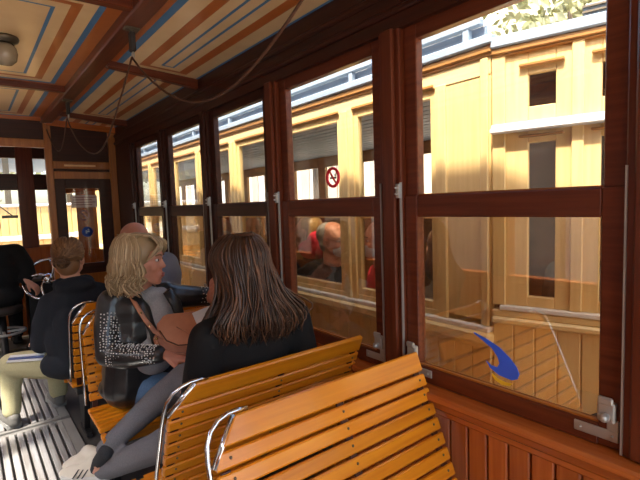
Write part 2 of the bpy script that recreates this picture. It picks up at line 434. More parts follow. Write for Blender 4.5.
for (y0,y1) in ((Y0,.37),(.37,1.845),(1.845,3.32),(3.32,4.5)):
    panel(b, (-.165,.795),(.565,.795),y0,y1,CU,CV)
b.mi = 1
b.box(-.86,1.27,Y0,5.75,.81,.85)
ce = struct('ceiling', b, ['tan','rust','blue'])
b = MB()
for s in (1,-1):
    X = lambda x: .2+s*(x-.2)
    a, c = sorted((X(.563),X(.647))); b.box(a,c,Y0,4.5,.752,.812,.006)
struct('ridge_beam', b, 'mahy', ce)
b = MB()
for yb in (1.13,2.61,4.09):
    for s in (1,-1):
        X = lambda x: .2+s*(x-.2)
        pts = [(X(.647),yb-.022),(X(1.165),yb-.022),(X(1.165),yb+.022),(X(.647),yb+.022)]; zz = (.752,.70,.70,.752); zt = (.79,.756,.756,.79)
        if s < 0: pts = [pts[1],pts[0],pts[3],pts[2]]; zz = (.70,.752,.752,.70); zt = (.756,.79,.79,.756)
        b.hexa([(x,y,z) for (x,y),z in zip(pts,zz)]+[(x,y,z) for (x,y),z in zip(pts,zt)], .004)
for yb in (.37,1.845,3.32): b.box(-.165,.565,yb-.022,yb+.022,.758,.80,.004)
struct('batten', b, 'mahx', ce)
b = MB(); b.hexa([(.60,4.46,.735),(1.16,4.46,.70),(1.16,4.50,.70),(.60,4.50,.735),(.60,4.46,.79),(1.16,4.46,.757),(1.16,4.50,.757),(.60,4.50,.79)],.004); b.box(-.2,.60,4.46,4.50,.765,.80,.004)
struct('end_batten', b, 'wainsx', ce)

# ceiling lamp
la = thing('ceiling_lamp', (.2,2.52,.795), 'bronze ceiling lamp with a glass bowl on the painted ceiling', 'lamp')
obj('lamp_base', MB().lathe((.2,2.52,.796),(0,0,-1),[(.056,0),(.060,.010),(.056,.020),(.044,.026),(.042,.03)]), 'bronze', la)
obj('lamp_shade', MB().lathe((.2,2.52,.762),(0,0,-1),[(.036,0),(.046,.015),(.050,.04),(.044,.070),(.026,.088),(.001,.092)]), 'opal', la)

# bell cord hung in loops from leather straps on the ridge beam
for k, y in ((1,2.0),(2,3.49)):
    h = thing('strap_hanger', (.605,y,.752), ('', 'black leather strap hanger with ring high above the blonde woman', 'black leather strap hanger close to the end bulkhead')[k] or 'leather strap hanger above the near seats', 'strap hanger', 'strap hangers on the ridge beam')
    obj('bracket', MB().box(.575,.635,y-.02,y+.02,.742,.753,.003).caps((.605,y,.745),.011,(.605,y,.725),.008), 'bronze', h)
    obj('strap', MB().box(.594,.616,y-.016,y+.016,.655,.735,.004), 'leather_strap', h)
    obj('ring', MB().tube([(.605,y+.014*math.cos(a),.642+.014*math.sin(a)) for a in [i*math.pi/6 for i in range(12)]],.003,6,True), 'alu', h)
pts = []
for (ya, yb, yl, zl, za, zb) in ((.51,2.0,1.22,.318,.636,.632),(2.0,3.49,2.80,.325,.632,.632),(3.49,4.47,4.0,.47,.632,.70)):
    N = 22
    for i in range(N+1):
        y = ya+(yb-ya)*i/N; side, ze = ((ya, za) if y < yl else (yb, zb))
        pts.append((.605+.01*math.sin(y*5), y, zl+(ze-zl)*((y-yl)/(side-yl))**2))
obj('bell_cord', MB().tube(pts,.0042,6), 'rope', label='brown bell cord hanging in loops along the ceiling beam', cat='cord')

# stickers on the panes
t = thing('no_smoking_sticker', (1.178,1.415,.062), 'round red no smoking sticker on the second window pane', 'sticker')
R_, cy, cz = .036, 1.415, .102
obj('ring', MB().tube([(1.1805,cy+R_*math.cos(a),cz+R_*math.sin(a)) for a in [i*math.pi/16 for i in range(32)]],.0062,8,True,flat=1), 'red', t)
obj('slash', MB().obox((1.1805,cy,cz),(0,-.62,-.78),(1,0,0),(0,.78,-.62),R_,.001,.0042), 'red', t)
g = MB(); g.box(1.1802,1.1812,cy-.022,cy+.018,cz-.006,cz+.002); g.box(1.1802,1.1812,cy-.016,cy-.011,cz+.003,cz+.014); g.box(1.1802,1.1812,cy-.022,cy-.018,cz+.004,cz+.02)
obj('cigarette_symbol', g, 'black', t)
t = thing('comet_decal', (1.172,.70,-.54), 'blue comet shaped decal with yellow arc on the largest lower pane', 'decal')
c = [(.77,-.4),(.732,-.41),(.689,-.427),(.659,-.448),(.637,-.471),(.628,-.49),(.634,-.506),(.651,-.514),(.689,-.51),(.717,-.496),(.73,-.477),(.713,-.487),(.695,-.488),(.688,-.474),(.694,-.457),(.712,-.436),(.741,-.419),(.77,-.404)]
obj('comet', MB().prism([(1.1728,y,z) for y,z in c],(.001,0,0)), 'cblue', t)
c = [(.71,-.51),(.691,-.522),(.669,-.525),(.648,-.523),(.657,-.533),(.682,-.536),(.7,-.528),(.711,-.518)]
obj('arc', MB().prism([(1.1728,y,z) for y,z in c],(.001,0,0)), 'cyellow', t)
# notices on the end panel's glass
t = thing('paper_notice', (.85,4.51,.06), 'faded pink printed notice behind the end panel glass', 'notice')
obj('sheet', MB().box(.752,.965,4.524,4.526,.035,.145), 'pinkpaper', t)
g = MB()
for k in range(4): g.box(.77,.95-.03*(k%2),4.5225,4.524,.122-.022*k,.129-.022*k)
obj('print', g, 'greyprint', t)
t = thing('round_ban_sign', (.80,4.51,-.07), 'small grey round prohibition sign under the pink notice', 'sign')
obj('ring', MB().tube([(.845+.042*math.cos(a),4.522,-.035+.042*math.sin(a)) for a in [i*math.pi/12 for i in range(24)]],.007,6,True), 'greyprint', t)
obj('slash', MB().obox((.845,4.522,-.035),(.7,0,-.7),(0,1,0),(.7,0,.7),.045,.002,.006), 'greyprint', t)
t = thing('blue_round_sticker', (.82,4.505,-.16), 'blue round sticker low on the end panel glass', 'sticker')
obj('disc', MB().lathe((.862,4.513,-.185),(0,-1,0),[(.046,0),(.046,.002),(.001,.002)]), 'bluesign', t)
obj('symbol', MB().box(.847,.860,4.5095,4.511,-.20,-.17).box(.860,.880,4.5095,4.511,-.188,-.176).ell((.872,4.510,-.165),(.008,.001,.008)), 'mask', t)

# ------------------------------------------------------------------ benches
def bench(name, x0, x1, yt, yb, yf, label, group='slatted wooden benches', mats=('honeyx','chrome'), zt=-.494, zs=-.945, aisle=-1):
    # yt: y of the back's top edge, yb: of its foot, yf: seat front; aisle: -1 when the aisle is at x0
    t = thing(name, ((x0+x1)/2, (yb+yf)/2, FL), label, 'bench', group)
    d = 1 if yf > yb else -1                        # the way a sitter looks
    T, B = V((0,yt,zt)), V((0,yb,zs+.012)); Ls = (B-T).length; dn = (B-T)/Ls
    nrm = V((0,d*abs(dn.z),d*dn.y)).normalized()    # out of the seat side
    if nrm.dot(V((0,d,0))) < 0: nrm = -nrm
    nrm = V((0,-dn.z*d,dn.y*d)); 
    def xs(s):                                      # aisle end of a slat at depth s, chamfered at the top corner
        q = max(0, .070*(1-s/.095)) if s < .095 else 0
        return (x0+.012+q, x1) if aisle < 0 else (x0, x1-.012-q)
    def pt(x, s, o): return V((x,0,0))+T+dn*s+nrm*o
    b = MB(); s = 0; hgt = .061
    while s+hgt <= Ls+.006:
        a0, a1 = xs(s), xs(s+hgt)
        b.hexa([pt(a0[0],s,0),pt(a0[1],s,0),pt(a1[1]-.0,s+hgt,0),pt(a1[0],s+hgt,0),pt(a0[0],s,.018),pt(a0[1],s,.018),pt(a1[1],s+hgt,.018),pt(a1[0],s+hgt,.018)],.004)
        s += hgt+.0085; hgt = .0365
    b.mi = 1
    for k in range(10):
        for xx in (x0+.05, (x0+x1)/2+.02, x1-.03):
            ss = .085+.045*k
            if ss < Ls: b.ell(pt(xx,ss,.0185 if d < 0 else -.0005),.004,u=6,v=4)
    obj('backrest', b, [mats[0],'bronze'], t)
    for xx in (x0+.035 if aisle<0 else x0+.02, (x0+x1)/2+.02, x1-(.03 if aisle<0 else .035)):
        sa = .03 if abs(xx-(x0 if aisle<0 else x1))>.05 else .11
        b = MB(); b.hexa([pt(xx-.012,sa,.005),pt(xx+.012,sa,.005),pt(xx+.012,Ls+.02,.005),pt(xx-.012,Ls+.02,.005),pt(xx-.012,sa,.013),pt(xx+.012,sa,.013),pt(xx+.012,Ls+.02,.013),pt(xx-.012,Ls+.02,.013)],.001)
        obj('back_rail', b, 'darkz', t, 'dark support rail')
    b = MB(); n = 7; ln = abs(yf-yb)-.01
    for k in range(n):
        ya = yb+d*(.012+ln*k/n); yc = yb+d*(.012+ln*(k+.86)/n); dz = -.006*max(0,k-4)**2+(.004 if k==0 else 0)
        lo, hi = sorted((ya,yc)); b.box(x0,x1,lo,hi,zs-.022+dz,zs+dz,.004)
    lo, hi = sorted((yf-d*.004,yf+d*.014)); b.box(x0,x1,lo,hi,zs-.075,zs-.03,.005)
    obj('seat', b, mats[0], t)
    b = MB()
    for xx in (x0+.02, x1-.045):
        lo, hi = sorted((yb,yf)); b.box(xx,xx+.03,lo,hi,zs-.06,zs-.023,.003)
    lo, hi = sorted((yf-d*.03,yf-d*.05)); b.box(x0+.02,x1-.02,lo,hi,zs-.06,zs-.023)
    obj('seat_frame', b, 'iron', t)
    for xx in (x0+.06, x1-.09):
        b = MB(); ym = (yb+yf)/2
        b.box(xx,xx+.03,ym-.10,ym+.10,FL,FL+.02,.003); b.hexa([(xx,ym-.03,FL+.02),(xx+.03,ym-.03,FL+.02),(xx+.03,ym+.03,FL+.02),(xx,ym+.03,FL+.02),(xx,ym-.11,zs-.06),(xx+.03,ym-.11,zs-.06),(xx+.03,ym+.11,zs-.06),(xx,ym+.11,zs-.06)],.003)
        obj('leg', b, 'iron', t)
    xa = x0 if aisle < 0 else x1; sg = -aisle
    P3 = lambda off, s, o=.009: pt(xa+sg*off, s, o)
    lp = [P3(.120,-.005),P3(.095,-.008),P3(.068,-.007),P3(.042,.002),P3(.020,.020),P3(.006,.045),P3(0,.08),P3(-.002,.13),P3(-.004,Ls*.75),P3(-.004,Ls-.01)]
    obj('handle_loop', MB().tube(lp,.0058,8), mats[1], t, 'chrome tube grip')
    obj('corner_strip', MB().tube([P3(.082,.000),P3(.010,.098)],.008,8,flat=.6), mats[1], t, 'chrome corner strip')
    return t
bench('wooden_bench', .381, 1.117, .957, .775, .43, 'empty slatted honey bench, back to back with the dark haired woman')
bench('wooden_bench', .392, 1.117, 1.192, 1.372, 1.665, 'slatted wooden bench under the woman with long dark brown hair')
bench('wooden_bench', .392, 1.117, 2.42, 2.365, 2.065, 'slatted wooden bench under the blonde woman in the studded jacket')
bench('wooden_bench', .392, 1.117, 2.655, 2.735, 3.03, 'slatted wooden bench under the passenger with the hair bun')
# ------------------------------------------------------------------ people
def frame(fwd, up=(0,0,1), tilt=None):
    f = V(fwd).normalized(); s = f.cross(V(tilt or up)).normalized(); u = s.cross(f).normalized()
    return f, s, u
def head(b, c, fwd, k=1.0, up=None, neck=None, female=True):
    """adds a head (and neck) to builder b; returns local->world"""
    f, s, u = frame(fwd, tilt=up); c = V(c)
    w = lambda x, y, z: c + (s*x + f*y + u*z)*k
    rot = Matrix((s, f, u)).transposed()
    def E(p, r): b.ell(w(*p), tuple(q*k for q in r), rot, 20, 14)
    E((0,-.016,.030), (.075,.096,.086)); E((0,.028,-.035), (.063,.064,.078)); E((0,.040,.02), (.064,.055,.055))
    for q in (1,-1):
        b.caps(w(.050*q,-.002,-.055), .024*k, w(.018*q,.066,-.100), .019*k)
        E((.036*q,.064,-.032), (.026,.024,.024))
        E((.076*q,-.012,-.012), (.010,.022,.033)); b.caps(w(.012*q,.084,.022), .010*k, w(.046*q,.070,.020), .010*k)
        E((.011*q,.096,-.034), (.008,.010,.007))
    E((0,.073,-.104), (.020,.020,.016)); E((0,.083,-.076), (.024,.014,.020))
    b.caps(w(0,.084,.008), .008*k, w(0,.104,-.030), .0100*k)
    E((0,.094,-.064), (.022,.009,.006)); E((0,.092,-.077), (.019,.009,.007))
    if neck is not None:
        b.caps(w(0,-.025,-.07), .050*k*(1 if female else 1.12), neck, .055*k*(1 if female else 1.15))
    return w, rot
def face_bits(root, w, rot, k=1.0, brow='hair_brown'):
    for q in (1,-1):
        e = MB(); e.ell(w(.032*q,.080,.001), (.0135*k,.008*k,.0075*k), rot); eo = obj('eye', e, 'eye', root)
        e = MB(); e.ell(w(.032*q,.0865,.001), (.006*k,.003*k,.006*k), rot); obj('iris', e, 'iris', eo)
        e = MB(); e.tube([w(.014*q,.0965,.022), w(.032*q,.0935,.028), w(.050*q,.080,.022)], .0035*k, 6); obj('eyebrow', e, brow, root)
    e = MB(); e.ell(w(0,.1005,-.0655), (.020*k,.0055*k,.0045*k), rot); e.ell(w(0,.099,-.0755), (.017*k,.0055*k,.0055*k), rot); obj('lips', e, 'lips', root)
def hand(b, wr, d, n, side=1, curl=.5, k=1.0, spread=.0):
    """palm + five fingers; d: wrist->knuckles, n: the way the back of the hand faces, side: +1 thumb at d x n"""
    d = V(d).normalized(); n = V(n); n = (n-d*n.dot(d)).normalized(); t = d.cross(n)*side; wr = V(wr)
    p = lambda a, l, h=0: wr + (t*a + d*l + n*h)*k
    for a in (-.030,-.011,.009,.028): b.caps(p(a*.7,.015), .0135*k, p(a,.082), .0115*k)
    b.caps(p(0,-.03), .026*k, p(0,.02), .022*k)
    for a, ln in ((-.031,.058),(-.011,.073),(.010,.078),(.030,.070)):
        q = p(a,.085); dd = d.copy(); rr = .0092
        for j, seg in enumerate((.45,.32,.23)):
            ang = curl*(.5+.35*j)
            dd = (Quaternion(t, -ang*side) @ dd) if False else (dd*math.cos(ang) - n*math.sin(ang)).normalized() if j == 0 else (dd + (-n)*math.tan(min(ang,1.2))*.8).normalized()
            e = q + dd*(ln*seg*k); b.caps(q, rr*k, e, (rr-.0009)*k); q = e; rr -= .0009
    q = p(.026,.022); e = p(.052,.055,-.012); b.caps(q,.014*k,e,.0105*k); e2 = p(.058,.082,-.022); b.caps(e,.0105*k,e2,.0085*k)
def person(name, mb, skin, label, group=None, voxel=.006):
    return obj(name, mb, skin, label=label, cat='person', group=group, remesh=voxel, smooth=3)
def shoe(b, heel, toe, upv=(0,0,1), w=.042, k=1.0):
    heel, toe = V(heel), V(toe); d = (toe-heel); u = V(upv); s = d.normalized().cross(u).normalized(); u = s.cross(d.normalized())
    b.chain([heel+u*.035, heel+d*.35+u*.035, heel+d*.72+u*.024, toe+u*.016], [w*.85, w*.95, w*.92, w*.55])
    b.caps(heel+u*.055, w*.82, heel+d*.22+u*.075, w*.78); b.caps(heel+d*.22+u*.07, w*.78, heel+d*.55+u*.040, w*.7)
def sole(b, heel, toe, upv=(0,0,1), w=.046):
    heel, toe = V(heel), V(toe); d = (toe-heel); u = V(upv); s = d.normalized().cross(u).normalized(); u = s.cross(d.normalized()); f = d.normalized()
    prof = [(-.03,.55),(0,.85),(.25,.80),(.45,.82),(.7,1.05),(.88,.85),(1.0,.5),(1.06,.1)]
    pts = [heel+d*t+s*(w*q) for t, q in prof]+[heel+d*t-s*(w*q) for t, q in reversed(prof)]
    b.prism([p-u*.004 for p in pts], u*.026)
def lock(b, pts, r0, r1, n=5, flat=.5):
    # smooth a control polyline into a tapering lock of hair
    q = []; P_ = [V(p) for p in pts]
    for i in range(len(P_)-1):
        a, c, d, e = P_[max(i-1,0)], P_[i], P_[i+1], P_[min(i+2,len(P_)-1)]
        for t in (0,.34,.67):
            q.append(.5*((2*c)+(d-a)*t+(2*a-5*c+4*d-e)*t*t+(3*c-a-3*d+e)*t**3))
    q.append(P_[-1]); k = len(q)
    b.tube(q, [r0*(.55+.45*min(1,i/3))*(1-(i/(k-1))**2.2)+r1*(i/(k-1))**2.2 for i in range(k)], n, flat=flat)
HG = 'people riding in our car'

# --- woman with long dark hair, seated with her back to the camera
b = MB(); HC = V((.702,1.345,-.205))
w, rot = head(b, HC, (-.10,.98,-.12), .97, neck=(.708,1.315,-.34))
b.ell((.715,1.335,-.50),(.13,.075,.17)); b.ell((.71,1.43,-.70),(.11,.08,.15)); b.ell((.70,1.49,-.85),(.14,.10,.085))
b.chain([(.86,1.30,-.41),(.905,1.385,-.655),(.80,1.61,-.56)],[.045,.036,.026]); hand(b,(.795,1.63,-.55),(-.35,.75,.55),(.8,.1,.3),-1,.7)
b.chain([(.565,1.31,-.41),(.535,1.37,-.655),(.62,1.60,-.70)],[.045,.036,.026]); hand(b,(.63,1.62,-.70),(.5,.8,-.05),(0,0,1),-1,.4)
b.chain([(.76,1.49,-.85),(.70,1.87,-.745),(.60,1.95,-.83),(.47,2.045,-.968),(.41,2.085,-1.035),(.385,2.12,-1.10)],[.075,.052,.044,.034,.032,.030]); b.caps((.385,2.12,-1.11),.026,(.375,2.16,-1.15),.02)
b.chain([(.64,1.50,-.865),(.585,1.66,-.88),(.535,1.81,-.962),(.475,1.97,-1.055),(.415,2.15,-1.13)],[.075,.062,.048,.040,.034]); b.caps((.415,2.155,-1.14),.022,(.415,2.17,-1.165),.014)
dk = person('person', b, 'skin', 'woman with long dark brown hair in black sweater and grey trousers, seen from behind')
b = MB()
b.ell((.718,1.318,-.45),(.165,.090,.12)); b.ell((.725,1.345,-.56),(.165,.095,.17)); b.ell((.715,1.43,-.72),(.15,.11,.16)); b.ell((.705,1.49,-.835),(.168,.12,.10))
b.caps((.71,1.30,-.37),.070,(.71,1.315,-.345),.062); b.caps((.60,1.31,-.400),.064,(.86,1.295,-.392),.066)
b.chain([(.875,1.293,-.40),(.918,1.31,-.54),(.922,1.375,-.655),(.815,1.585,-.575)],[.066,.064,.062,.042])
b.chain([(.568,1.308,-.412),(.545,1.34,-.56),(.54,1.375,-.655),(.61,1.575,-.695)],[.064,.058,.056,.042])
obj('sweater', b, 'blackknit', dk, remesh=.008, smooth=6)
b = MB()
b.ell((.70,1.50,-.865),(.165,.12,.085))
b.chain([(.765,1.49,-.85),(.735,1.68,-.795),(.70,1.87,-.735),(.60,1.95,-.825),(.47,2.045,-.965),(.410,2.085,-1.03)],[.098,.088,.070,.058,.046,.044])
b.chain([(.635,1.50,-.865),(.585,1.66,-.88),(.535,1.81,-.962),(.475,1.97,-1.055),(.422,2.155,-1.145)],[.096,.080,.062,.055,.063])
tr = obj('trousers', b, 'greytrouser', dk, remesh=.008, smooth=5)
b = MB(); shoe(b,(.432,2.13,-1.185),(.280,2.355,-1.235),(-.1,0,1),.046); sh = obj('shoe', b, 'shoe', dk, remesh=.005, smooth=4)
b = MB(); sole(b,(.432,2.13,-1.185),(.280,2.355,-1.235),(-.1,0,1),.050); obj('sole', b, 'sole', sh)
b = MB()
hh, tt = V((.432,2.13,-1.185)), V((.280,2.355,-1.235)); dd = tt-hh; uu = V((-.1,0,1)); ss = dd.normalized().cross(uu).normalized(); uu = ss.cross(dd.normalized())
if ss.dot(V((-.3,-1,0))) < 0: ss = -ss
for t_ in (.36,.46,.56): b.obox(hh+dd*t_+ss*.0435+uu*.040, uu*.75-dd.normalized()*.75+ss*-.35, ss, dd, .024,.003,.0035)
obj('side_stripes', b, 'black', sh, 'three dark side stripes')
b = MB(); b.chain([(.40,2.05,-1.03),(.385,2.125,-1.10),(.378,2.17,-1.15)],[.034,.031,.026]); b.chain([(.415,2.15,-1.115),(.410,2.165,-1.15),(.41,2.18,-1.18)],[.036,.034,.03]); obj('socks', b, 'charcoal', dk)
b = MB(); shoe(b,(.40,2.20,-1.165),(.30,2.40,-1.225),(-.1,0,1)); sole(b,(.40,2.20,-1.165),(.30,2.40,-1.225),(-.1,0,1)); obj('shoe', b, 'shoe', dk)
# long hair
rnd = random.Random(3)
b = MB(); b.ell(w(0,-.020,.030),(.078,.098,.084),rot); b.ell(w(0,-.04,-.05),(.078,.070,.10),rot); b.ell((.72,1.30,-.29),(.085,.045,.10)); b.ell((.735,1.285,-.35),(.105,.035,.06))
b.mi = 0
hr = obj('hair', b, 'hair_brown', dk, remesh=.008, smooth=4)
b = MB()
def scalp(az, el, k=1.0): return w(.085*k*math.cos(el)*math.sin(az), -.018-.104*k*math.cos(el)*math.cos(az), .030+.088*k*math.sin(el))
for i in range(620):
    az = rnd.uniform(-2.5,2.5); lay = rnd.uniform(.98,1.06)
    sd = 1 if az > 0 else -1
    p0 = w(.012*sd+rnd.uniform(-.02,.02), .050-abs(rnd.gauss(0,.055)), .112*lay-.004-rnd.random()*.004)
    p1 = scalp(az*.8, .95, lay); p2 = scalp(az, .42, lay*1.02); p3 = scalp(az, -.12, lay*1.05)
    base = scalp(az, 0, 1)
    out = V((base.x-HC.x, base.y-HC.y, 0)).normalized()
    tx = .726+.136*math.sin(az)+rnd.gauss(0,.016); ty = 1.255-.045*math.cos(az)+(.05 if abs(az)>1.6 else 0)+rnd.gauss(0,.010)
    zt_ = -.352-rnd.random()*.065-.02*math.cos(az)
    wv = rnd.uniform(-.012,.012)
    p4 = V((HC.x+(tx-HC.x)*.62, HC.y+(ty-HC.y)*.85-.012*math.cos(az), -.275))+V((wv,0,0)); p5 = V((tx-wv, ty-.012*math.cos(az), (zt_-.275)/2-.02)); p6 = V((tx+wv*1.5, ty, zt_))
    lock(b, [p0,p1,p2,p3,p4,p5,p6], rnd.uniform(.005,.010), .0015)
obj('hair_locks', b, 'hair_brown', hr, recalc=False)

# --- blonde woman in the studded jacket, facing back along the car
b = MB(); HB = V((.610,2.085,-.222)); FD = (.80,-.57,-.06)
w, rot = head(b, HB, FD, .95, neck=(.622,2.165,-.37))
b.ell((.635,2.205,-.52),(.125,.085,.16)); b.ell((.615,2.25,-.70),(.115,.085,.14)); b.ell((.61,2.27,-.85),(.14,.11,.08))
b.chain([(.512,2.225,-.42),(.462,2.165,-.645),(.635,2.005,-.645)],[.042,.034,.025]); hand(b,(.655,1.985,-.648),(.80,-.60,-.16),(-.1,-.25,1),1,.35)
b.chain([(.765,2.155,-.42),(1.03,2.14,-.465),(.893,1.975,-.415)],[.042,.034,.025]); hand(b,(.875,1.95,-.410),(-.30,-.75,.62),(-.7,.3,0),1,.7)
b.chain([(.555,2.28,-.86),(.80,1.945,-.868),(.82,1.99,-1.18)],[.075,.055,.036]); b.caps((.82,1.985,-1.20),.034,(.83,1.87,-1.245),.026)
b.chain([(.68,2.28,-.86),(.975,1.955,-.868),(.985,2.0,-1.18)],[.075,.055,.036]); b.caps((.985,1.995,-1.20),.034,(.995,1.88,-1.245),.026)
bl = person('person', b, 'skin2', 'blonde woman in black leather jacket with silver studs, face turned to the windows')
face_bits(bl, w, rot, .95, 'hair_light')
b = MB()
b.ell((.635,2.215,-.47),(.165,.105,.12)); b.ell((.63,2.22,-.58),(.165,.112,.18)); b.ell((.612,2.255,-.76),(.168,.13,.14)); b.ell((.605,2.27,-.84),(.18,.13,.085)); b.caps((.56,2.215,-.60),.095,(.545,2.235,-.83),.110); b.caps((.68,2.22,-.60),.09,(.69,2.24,-.82),.10)
b.chain([(.505,2.228,-.425),(.472,2.20,-.53),(.460,2.165,-.645)],[.066,.058,.054]); b.caps((.53,2.215,-.405),.055,(.74,2.165,-.405),.055)
b.chain([(.460,2.165,-.645),(.545,2.085,-.655),(.632,2.008,-.646)],[.054,.052,.042])
b.chain([(.765,2.157,-.425),(.90,2.15,-.445),(1.03,2.14,-.468)],[.062,.050,.048]); b.chain([(1.03,2.14,-.468),(.915,1.995,-.42)],[.048,.036])
jk = obj('leather_jacket', b, 'leather', bl, remesh=.007, smooth=4)
b = MB()   # open front: lapels standing on the chest
for pts in ([(.572,2.090,-.385),(.605,2.072,-.45),(.635,2.060,-.55),(.650,2.070,-.67)],[(.705,2.060,-.375),(.740,2.048,-.44),(.762,2.050,-.53),(.765,2.07,-.64)]):
    b.tube(pts,[.024,.030,.026,.016][:len(pts)],8,flat=.4,up=(.35,-.94,0))
obj('lapels', b, 'leather', jk)
b = MB(); b.ell((.690,2.108,-.53),(.082,.052,.17),Matrix.Rotation(.25,3,'Z')); b.ell((.645,2.125,-.40),(.058,.055,.045)); b.ell((.655,2.14,-.68),(.10,.07,.10))
obj('shirt', b, 'shirt', bl, remesh=.007, smooth=4)
b = MB()
b.ell((.61,2.27,-.865),(.16,.13,.078)); b.chain([(.555,2.275,-.862),(.68,2.11,-.855),(.80,1.95,-.862),(.815,1.975,-1.03),(.82,1.99,-1.17)],[.088,.082,.068,.060,.052])
b.chain([(.68,2.275,-.862),(.83,2.11,-.858),(.975,1.958,-.862),(.98,1.98,-1.03),(.985,2.0,-1.17)],[.088,.082,.068,.060,.052])
obj('jeans', b, 'jeans', bl, remesh=.009, smooth=4)
for x in (.82,.985):
    b = MB(); shoe(b,(x,2.02,-1.265),(x+.015,1.80,-1.265)); sole(b,(x,2.02,-1.268),(x+.015,1.80,-1.268)); obj('shoe', b, 'blackcloth', bl)
# studs scattered over sleeve and shoulder
b = MB(); rnd = random.Random(11)
def studs(p0, r0, p1, r1, nl, na, face, lo=.05, hi=.95, wob=.25, rr=.0036):
    p0, p1 = V(p0), V(p1); d = p1-p0; t = d.normalized(); a = V(face); a = (a-t*a.dot(t)).normalized(); c = t.cross(a)
    for i in range(nl):
        for j in range(na):
            if rnd.random() < .12: continue
            q = lo+(hi-lo)*(i+rnd.uniform(-wob,wob))/(nl-1); th = -1.25+2.5*(j+rnd.uniform(-wob,wob))/(na-1); r = r0+(r1-r0)*q
            b.ell(p0+d*q+(a*math.cos(th)+c*math.sin(th))*(r*.985), rr, u=6, v=4)
studs((.490,2.215,-.47),.0615,(.461,2.168,-.635),.0545,14,12,(.45,-1,.1))
studs((.470,2.158,-.648),.0535,(.628,2.011,-.647),.0425,18,12,(-.35,-.9,.55),.02,1.0)
studs((.53,2.215,-.400),.056,(.60,2.195,-.398),.056,5,6,(-.1,-.6,1),0,1,.3,.0028)
studs((.90,2.15,-.445),.050,(1.02,2.14,-.466),.048,9,7,(-.1,-.7,.7),0,1,.25,.0026)
obj('studs', b, 'stud', jk, 'silver studs')
# shoulder length wavy hair
b = MB(); b.ell(w(0,-.022,.032),(.084,.104,.091),rot); b.ell(w(0,-.055,-.04),(.080,.062,.09),rot); b.ell(w(0,-.050,-.11),(.085,.05,.05),rot)
hr = obj('hair', b, 'hair_blonde', bl, remesh=.008, smooth=4)
b = MB(); rnd = random.Random(5)
def scalp(az, el, k=1.0): return w(.088*k*math.cos(el)*math.sin(az), -.018-.108*k*math.cos(el)*math.cos(az), .034+.095*k*math.sin(el))
for i in range(620):
    az = rnd.uniform(-1.95,1.95); lay = rnd.uniform(.96,1.06); sd = 1 if az > 0 else -1
    p0 = w(.01*sd+rnd.uniform(-.02,.02), .062-abs(rnd.gauss(0,.055)), .119*lay-.006)
    p1 = scalp(az*.88, .85, lay); p2 = scalp(az, .32, lay*1.04); p3 = scalp(az, -.22, lay*1.10)
    fr = max(0, abs(az)-1.3)
    L_ = rnd.uniform(.12,.195)-.02*fr
    def dn(z, o): 
        q = scalp(az, 0, .92); c0 = w(0,-.02,0); dr = (q-c0); dr.z = 0; dr.normalize(); return q+dr*o+V((0,0,-z))
    o1, o2 = rnd.uniform(.006,.036), rnd.uniform(-.015,.040); sw = (V((0,0,1)).cross(dn(0,1)-dn(0,0))).normalized()*rnd.uniform(-.026,.026)
    lock(b, [p0,p1,p2,p3,dn(.085,o1)+sw,dn(.085+(L_-.085)*.55,o2+.008)-sw,dn(L_,o2)+sw], rnd.uniform(.0045,.0085), .002)
for i in range(60):   # fringe swept over the brow
    x = rnd.uniform(-.06,.06); g_ = rnd.uniform(0,.02)
    lock(b, [w(x*.4,.025,.117), w(x*.85,.072,.098), w(x*1.1,.096,.060+g_), w(x*1.25+.02*(1 if x>0 else -1),.080,.026+g_), w((.082+g_*.3)*(1 if x>0 else -1),.050,.0)], rnd.uniform(.005,.008), .002)
obj('hair_locks', b, 'hair_blonde', hr, recalc=False)

# --- her bag, strap over the right shoulder, and the white leaflet
t = thing('shoulder_bag', (.73,1.985,-.69), 'tan brown leather saddle bag with long strap on the lap of the blonde woman', 'bag')
def bagpt(a, c, h): # across, out towards camera, up
    return V((.750,1.972,-.580))+V((.80,-.60,.05))*(a*1.12)+V((-.42,-.66,.62)).normalized()*c+V((.15,.52,.84))*(h*1.12)
prof = [(-.105,.07),(-.06,.085),(.06,.085),(.105,.07),(.115,.0),(.10,-.062),(.05,-.078),(-.05,-.078),(-.10,-.062),(-.115,.0)]
b = MB(); b.prism([bagpt(a,-.035,h) for a,h in prof], bagpt(0,.02,0)-bagpt(0,-.035,0)); bmesh.ops.bevel(b.bm, geom=b.bm.edges[:], offset=.008, segments=2, affect='EDGES')
obj('body', b, 'tandark', t)
b = MB(); fl = [(-.108,.074),(-.06,.091),(.06,.091),(.108,.074),(.112,.03),(.085,-.025),(.035,-.052),(-.035,-.052),(-.085,-.025),(-.112,.03)]
b.prism([bagpt(a,.0215,h) for a,h in fl], bagpt(0,.027,0)-bagpt(0,.0215,0)); bmesh.ops.bevel(b.bm, geom=b.bm.edges[:], offset=.002, segments=1, affect='EDGES')
fo = obj('flap', b, 'tanleather', t)
b = MB(); b.tube([bagpt(-.10,.0285,.022),bagpt(-.076,.0285,-.022),bagpt(-.032,.0285,-.045),bagpt(.032,.0285,-.045),bagpt(.076,.0285,-.022),bagpt(.10,.0285,.022)],.003,6)
obj('flap_seam', b, 'rope', fo, 'dark seam')
b = MB(); b.tube([bagpt(-.03,.030,.03),bagpt(.0,.031,.01),bagpt(.035,.031,-.02)],.006,6,flat=.4); obj('closing_tab', b, 'tanleather', fo)
b = MB(); b.tube([bagpt(.04+.013*math.cos(a),.032,-.025+.017*math.sin(a)) for a in [i*math.pi/6 for i in range(12)]],.003,6,True); obj('buckle', b, 'gold', fo, 'gold ring buckle')
